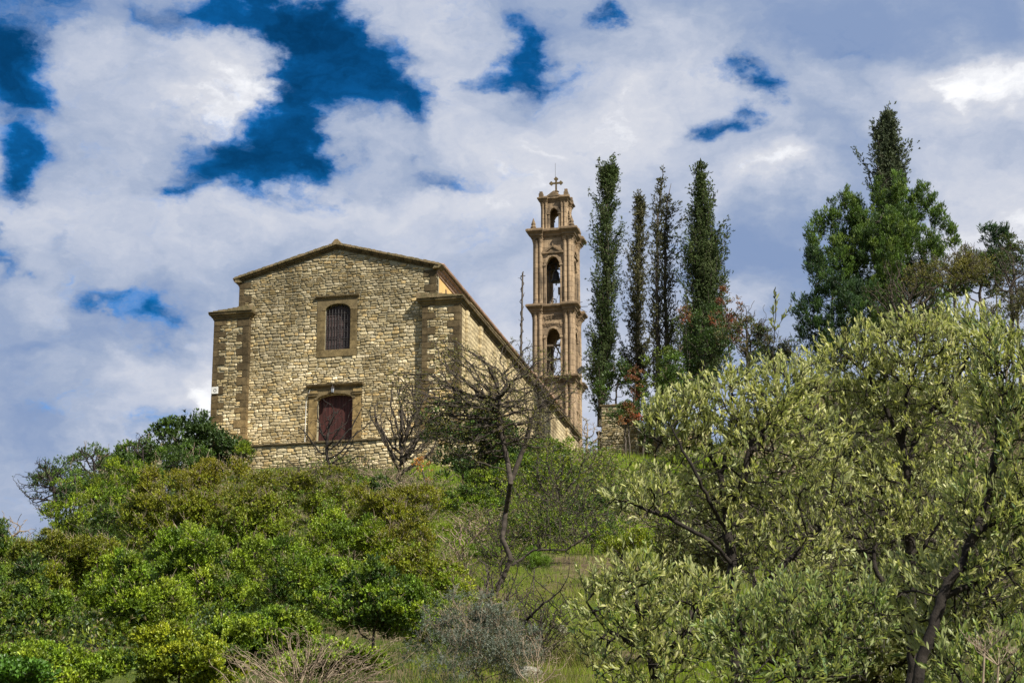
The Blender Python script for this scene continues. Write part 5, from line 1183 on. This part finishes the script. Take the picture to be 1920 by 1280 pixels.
bare_tree('bare_shrub', 'tuft of pale curved dry stems at the bottom left of centre', 'shrub', [(470, 1330), (470, 1300)], 450, 1260, 120, 90, 15, 220, .0012, .04, 'greytwig', up=.5, rcap=.006)
bare_tree('bare_shrub', 'pale dry brushwood beside the grey thorny bush', 'shrub', [(1010, 1320), (1010, 1290)], 1010, 1240, 130, 110, 17, 520, .0011, .03, 'greytwig', up=.3, rcap=.007)
shrub('tall_weed', 'feathery bright green fennel clump left of the twisted trunk', 'plant', 915, 1045, 70, 44, 47, [(.075, .13, .012), (.095, .15, .014)], .10, .006, 900, lobes=6, subs=8, sprig=8, sl=.06, twigs=0, rt=.003, upl=.5)
shrub('tall_weed', 'feathery bright green fennel clump right of the twisted trunk', 'plant', 1000, 1060, 80, 50, 46, [(.07, .12, .012), (.09, .145, .014)], .10, .006, 1000, lobes=6, subs=8, sprig=8, sl=.06, twigs=0, rt=.003, upl=.5)

for px, py, w, h, Y, lb in [(1640, 1130, 330, 250, 24, 'dark undergrowth bush behind the two olive trunks'), (1660, 1265, 280, 140, 16.5, 'dark bush filling the foot of the leaning olive trunk'), (1850, 1090, 260, 300, 22, 'dark undergrowth bush behind the leaning olive trunk'), (1420, 1010, 260, 220, 27, 'dark undergrowth bush behind the leftmost large olive'), (1650, 960, 260, 180, 34, 'brownish bush far behind the middle olive trunk'), (1290, 1060, 160, 130, 30, 'olive brown bush behind the low olive bush')]:
    shrub('undergrowth_bush', lb, 'bush', px, py, w, h, Y, [(.075, .085, .02), (.055, .065, .02), (.10, .09, .035)], .05, .02, 4200, sprig=6, twigs=260, twigm='browntwig', rt=.004)
for px, py, w, h, Y, lb in [(1450, 990, 340, 240, 21, 'dark twiggy brush behind the leftmost large olive'), (1640, 1010, 260, 280, 20, 'dark twiggy brush between the two big olive trunks'), (1840, 1060, 260, 300, 19, 'dark twiggy brush behind the leaning olive trunk'), (1270, 960, 180, 120, 30, 'brown twiggy brush under the left olive bough'), (1560, 800, 300, 110, 46, 'brown twiggy brush on the skyline gap between the olives'), (1820, 800, 260, 120, 46, 'brown twiggy brush on the skyline behind the rightmost olive')]:
    bare_tree('dry_scrub', lb, 'scrub', [(px, py + h * .6), (px, py + h * .2)], px, py, w, h, Y, 2600, .00008 * Y + .0004, .0020 * Y, 'browntwig', up=.15, leaves=900, lcols=[(.07, .08, .02), (.05, .06, .015), (.10, .10, .03)], leafL=.0011 * Y, leafW=.0004 * Y, depth=.8, rcap=.014)
# --- olives
olive('olive tree with open dark forked branches, leftmost of the large olives',
      [[(1385, 1310, 0), (1378, 1200, 0), (1372, 1060, 0), (1362, 950, 0)], [(1362, 950, 0), (1352, 900, 0), (1330, 850, .1), (1270, 835, .1), (1210, 820, 0)], [(1362, 950, 0), (1395, 900, -.1), (1410, 830, -.1), (1440, 790, 0), (1470, 720, 0)],
       [(1352, 900, 0), (1362, 850, .1), (1375, 790, .1), (1370, 720, .1)], [(1410, 850, 0), (1460, 800, .2), (1500, 740, .2)], [(1378, 1060, 0), (1330, 1010, -.2), (1250, 970, -.2), (1180, 940, -.2)], [(1378, 1140, 0), (1440, 1090, -.1), (1500, 1030, -.1), (1550, 980, 0)], [(1365, 1000, 0), (1310, 900, -.25), (1260, 800, -.2)]],
      [(1370, 780, 300, 130, 0), (1460, 735, 200, 100, .1), (1280, 800, 170, 130, 0), (1400, 880, 260, 190, 0), (1210, 945, 150, 80, -.2), (1500, 880, 200, 240, 0), (1480, 1030, 200, 160, 0), (1270, 920, 130, 130, .1), (1330, 1000, 140, 120, 0)], 14.2, 3000)
olive('tallest olive tree with pale leaf tips, crown centre right',
      [[(1712, 1310, 0), (1708, 1150, 0), (1706, 1000, 0), (1702, 880, 0)], [(1702, 880, 0), (1690, 830, 0), (1660, 760, 0), (1620, 690, .1)], [(1702, 880, 0), (1715, 830, .1), (1745, 780, .1), (1800, 700, .1), (1830, 640, .1)], [(1690, 830, 0), (1700, 740, -.1), (1720, 660, -.1), (1715, 600, -.1)],
       [(1706, 1000, 0), (1660, 930, .2), (1600, 860, .2), (1560, 800, .2)], [(1706, 1060, 0), (1760, 980, -.1), (1800, 900, 0)], [(1708, 1120, 0), (1660, 1100, -.2), (1640, 1060, -.2), (1640, 980, -.1)], [(1620, 690, 0), (1570, 650, .1)]],
      [(1700, 668, 300, 120, 0), (1580, 712, 190, 120, .1), (1800, 660, 170, 160, .1), (1700, 740, 250, 130, 0), (1640, 830, 200, 150, .1), (1770, 830, 160, 170, 0), (1640, 960, 190, 180, -.1), (1590, 1080, 150, 170, 0), (1740, 980, 140, 200, 0)], 15., 3300)
olive('rightmost olive with a thick leaning trunk and long drooping leaves',
      [[(1712, 1310, 0), (1730, 1230, 0), (1765, 1120, 0), (1800, 1060, 0), (1830, 1000, 0), (1890, 960, 0), (1960, 930, 0)], [(1830, 1000, 0), (1850, 930, .1), (1870, 820, .1), (1880, 700, .1)], [(1765, 1120, 0), (1830, 1090, .1), (1900, 1060, .1), (1960, 1050, .1)], [(1870, 860, .1), (1920, 760, .1), (1940, 660, .1)]],
      [(1890, 740, 150, 220, 0), (1930, 880, 180, 200, 0), (1850, 960, 160, 160, 0), (1880, 1100, 200, 140, 0), (1800, 1120, 140, 130, .2), (1980, 700, 130, 260, 0), (1980, 1000, 150, 300, 0), (1860, 640, 110, 70, 0), (1760, 1200, 170, 150, .3), (1700, 1120, 120, 150, .3), (1880, 1200, 140, 120, .2)], 12.6, 2600, leafL=.052, leafW=.0135, rcap=.034, cols=OL[:4] + OLG)
olive('low dense olive bush at the bottom, right of the dead branch',
      [[(1230, 1330, 0), (1225, 1250, 0), (1200, 1160, 0), (1180, 1080, 0)], [(1225, 1250, 0), (1290, 1180, 0), (1330, 1100, 0)], [(1220, 1230, 0), (1140, 1180, 0), (1100, 1130, 0)]],
      [(1190, 1110, 170, 120, 0), (1140, 1200, 130, 150, -.1), (1260, 1190, 190, 160, -.1), (1330, 1130, 120, 90, 0), (1200, 1270, 200, 90, -.2), (1130, 1110, 80, 60, 0)], 12.8, 1700, cols=OL + OL + OLG, name='olive_bush', cat='olive bush')
olive('green leafy olive suckers between the two large olive trunks',
      [[(1500, 1340, 0), (1500, 1250, 0), (1480, 1160, 0)], [(1500, 1270, 0), (1560, 1180, 0), (1590, 1120, 0)], [(1500, 1280, 0), (1420, 1220, 0), (1380, 1170, 0)]],
      [(1490, 1170, 230, 150, 0), (1400, 1220, 170, 130, 0), (1560, 1230, 190, 130, 0), (1620, 1160, 120, 120, 0), (1470, 1280, 300, 60, -.2)], 12.2, 1700, cols=OLG, name='olive_bush', cat='olive bush')
olive('fresh green olive shoots in the bottom right corner',
      [[(1850, 1360, 0), (1850, 1300, 0), (1840, 1230, 0)], [(1850, 1320, 0), (1900, 1250, 0)], [(1850, 1320, 0), (1790, 1260, 0)]],
      [(1810, 1245, 130, 80, 0), (1890, 1230, 110, 100, 0), (1850, 1280, 220, 60, 0)], 10.6, 420, cols=[(.12, .17, .03), (.15, .2, .04), (.09, .14, .03)], name='olive_bush', cat='olive bush', n_single=20)
olive('lone thin olive shoot standing up left of the tallest crown',
      [[(1452, 700, 0), (1450, 640, 0), (1454, 575, 0)]], [(1452, 590, 24, 50, 0), (1448, 640, 30, 40, 0)], 14., 30, cols=[(.06, .07, .03), (.08, .09, .04)], name='olive_shoot', cat='shoot', n_single=8, shoots=.6)
# dry umbels at the bottom right
def umbel(px, py, pb, Y, label):
    b = at(px, pb, Y); o = empty('dry_umbel', b, 0, label, 'dead plant', 'dry umbels in the bottom right corner'); t = at(px + 4, py, Y) - b; N = [np.zeros(3), t * .5, t]; P = [-1, 0, 1]
    for k in range(14):
        a = k * 2.4; d = np.array((cos(a) * .09, sin(a) * .09, .07)) * RG.uniform(.7, 1.1); N.append(t + d); P.append(2); i = len(N) - 1
        for q in range(5): N.append(t + d + RG.normal(size=3) * .012 + (0, 0, .02)); P.append(i)
    wood(np.array(N), np.array(P), np.r_[.006, .005, .004, np.full(len(N) - 3, .0014)], M['greytwig'], o, 'stalk', thick=.003, s_thick=6); return o
umbel(1842, 1222, 1300, 9.6, 'tall dry umbel stalk among the fresh green corner shoots')
umbel(1868, 1248, 1310, 9.2, 'lower dry umbel stalk right of the taller one')

# --- grass, dry grass and undergrowth on the hillside
def blades(name, n, xr, yr, hgt, wid, cols, dens=None, m='grass', lean=.35, shape='tri'):
    Y = RG.uniform(*yr, n); x = (RG.uniform(xr[0], xr[1], n) - 960) * PX * Y
    if dens is not None:
        k = RG.random(n) < dens(x, Y); x, Y = x[k], Y[k]
    z = ground(x, Y); d = nrm(RG.normal(size=(len(x), 3)) * lean + (0, 0, 1)); nn = nrm(RG.normal(size=(len(x), 3)) * (1, 1, .1))
    h = RG.uniform(.5, 1.2, len(x)) * hgt * (.5 + Y / 70.); f = (.5 + .5 * np.sin(x * .9 + 1.3 * np.sin(Y * .5)) * np.sin(Y * .35 + x * .3))[:, None]
    C = pal(cols, len(x)) * (1 - f) + pal(cols[:2], len(x)) * f; C *= RG.uniform(.75, 1.25, (len(x), 1))
    lv = Leaves(); lv.put(np.c_[x, Y, z - .02], d, nn, h, wid * (.6 + Y / 60.), C, shape)
    o = lv.build(name, M[m], None); return o
def patch(x, Y): return np.clip(.50 + .6 * np.sin(x * .8 + Y * .17) * np.sin(Y * .23 + 1.), .12, 1)
GR = [(.13, .21, .010), (.19, .25, .012), (.20, .21, .03), (.22, .19, .06)]
blades('grass', 90000, (760, 1500), (16, 60), .20, .009, GR, patch)
blades('grass', 110000, (760, 1560), (60, 124), .26, .014, [(.17, .29, .010), (.22, .32, .012), (.20, .21, .03), (.24, .21, .07)], patch)
blades('dry_grass', 26000, (500, 1500), (14, 110), .30, .006, [(.24, .20, .08), (.17, .14, .06), (.28, .25, .12)], lambda x, Y: 1.1 - patch(x, Y))
blades('grass', 80000, (-500, 900), (14, 112), .22, .012, [(.05, .09, .015), (.07, .11, .02), (.15, .13, .05)], None)
blades('grass', 60000, (1500, 2700), (8, 130), .26, .012, [(.10, .14, .02), (.12, .12, .04), (.20, .17, .07)], None)
# low undergrowth between the things above
def under():
    n = 9000; Y = RG.uniform(24, 125, n); x = (RG.uniform(-500, 2600, n) - 960) * PX * Y
    k = ~((x > -4.2 * Y / 42) & (x < 6.5 * Y / 42) & (RG.random(n) < .93)); x, Y = x[k], Y[k]; z = ground(x, Y)
    P = np.repeat(np.c_[x, Y, z], 12, 0) + RG.normal(size=(len(x) * 12, 3)) * (.28, .28, .14) + (0, 0, .16); D = nrm(RG.normal(size=P.shape) * .5 + (0, 0, 1))
    lv = Leaves(); lv.sprigs(P, D, 5, .06, .026, .12, .9, np.repeat(pal(GG + GD + [(.12, .10, .04)], len(x)), 12, 0)); lv.build('undergrowth', M['leaf'], None)
under()
# pale rocks on the bank
def rock(px, Y, w, label):
    x = (px - 960) * PX * Y; bm = bmesh.new(); bmesh.ops.create_icosphere(bm, subdivisions=2, radius=.5); rg = random.Random(int(px * 7 + Y))
    ph = [rg.uniform(0, 6) for _ in range(4)]
    for v in bm.verts:
        k = 1 + .18 * sin(v.co.x * 6 + ph[0]) + .15 * sin(v.co.y * 7 + ph[1]) + .12 * sin(v.co.z * 9 + ph[2]); v.co *= k; v.co.z *= .6
    me = bpy.data.meshes.new('rock'); bm.to_mesh(me); bm.free(); me.materials.append(M['rock']); o = bpy.data.objects.new('rock', me); link(o)
    o.scale = (w, w * .8, w * .8); o.location = (x, Y, float(ground(x, Y)) + w * .12); o.rotation_euler = (0, 0, rg.uniform(0, 3)); tag(o, label, 'rock')
rock(985, 20.5, .42, 'pale limestone rock beside the foot of the dead branch')
rock(1180, 44, .5, 'grey rock under the left bough of the olive')
rock(870, 60, .45, 'pale rock above the fallen grey branches')
rock(1055, 34, .35, 'flat pale rock in the bright grass')
rock(905, 70, .5, 'small rock below the large dark bush')
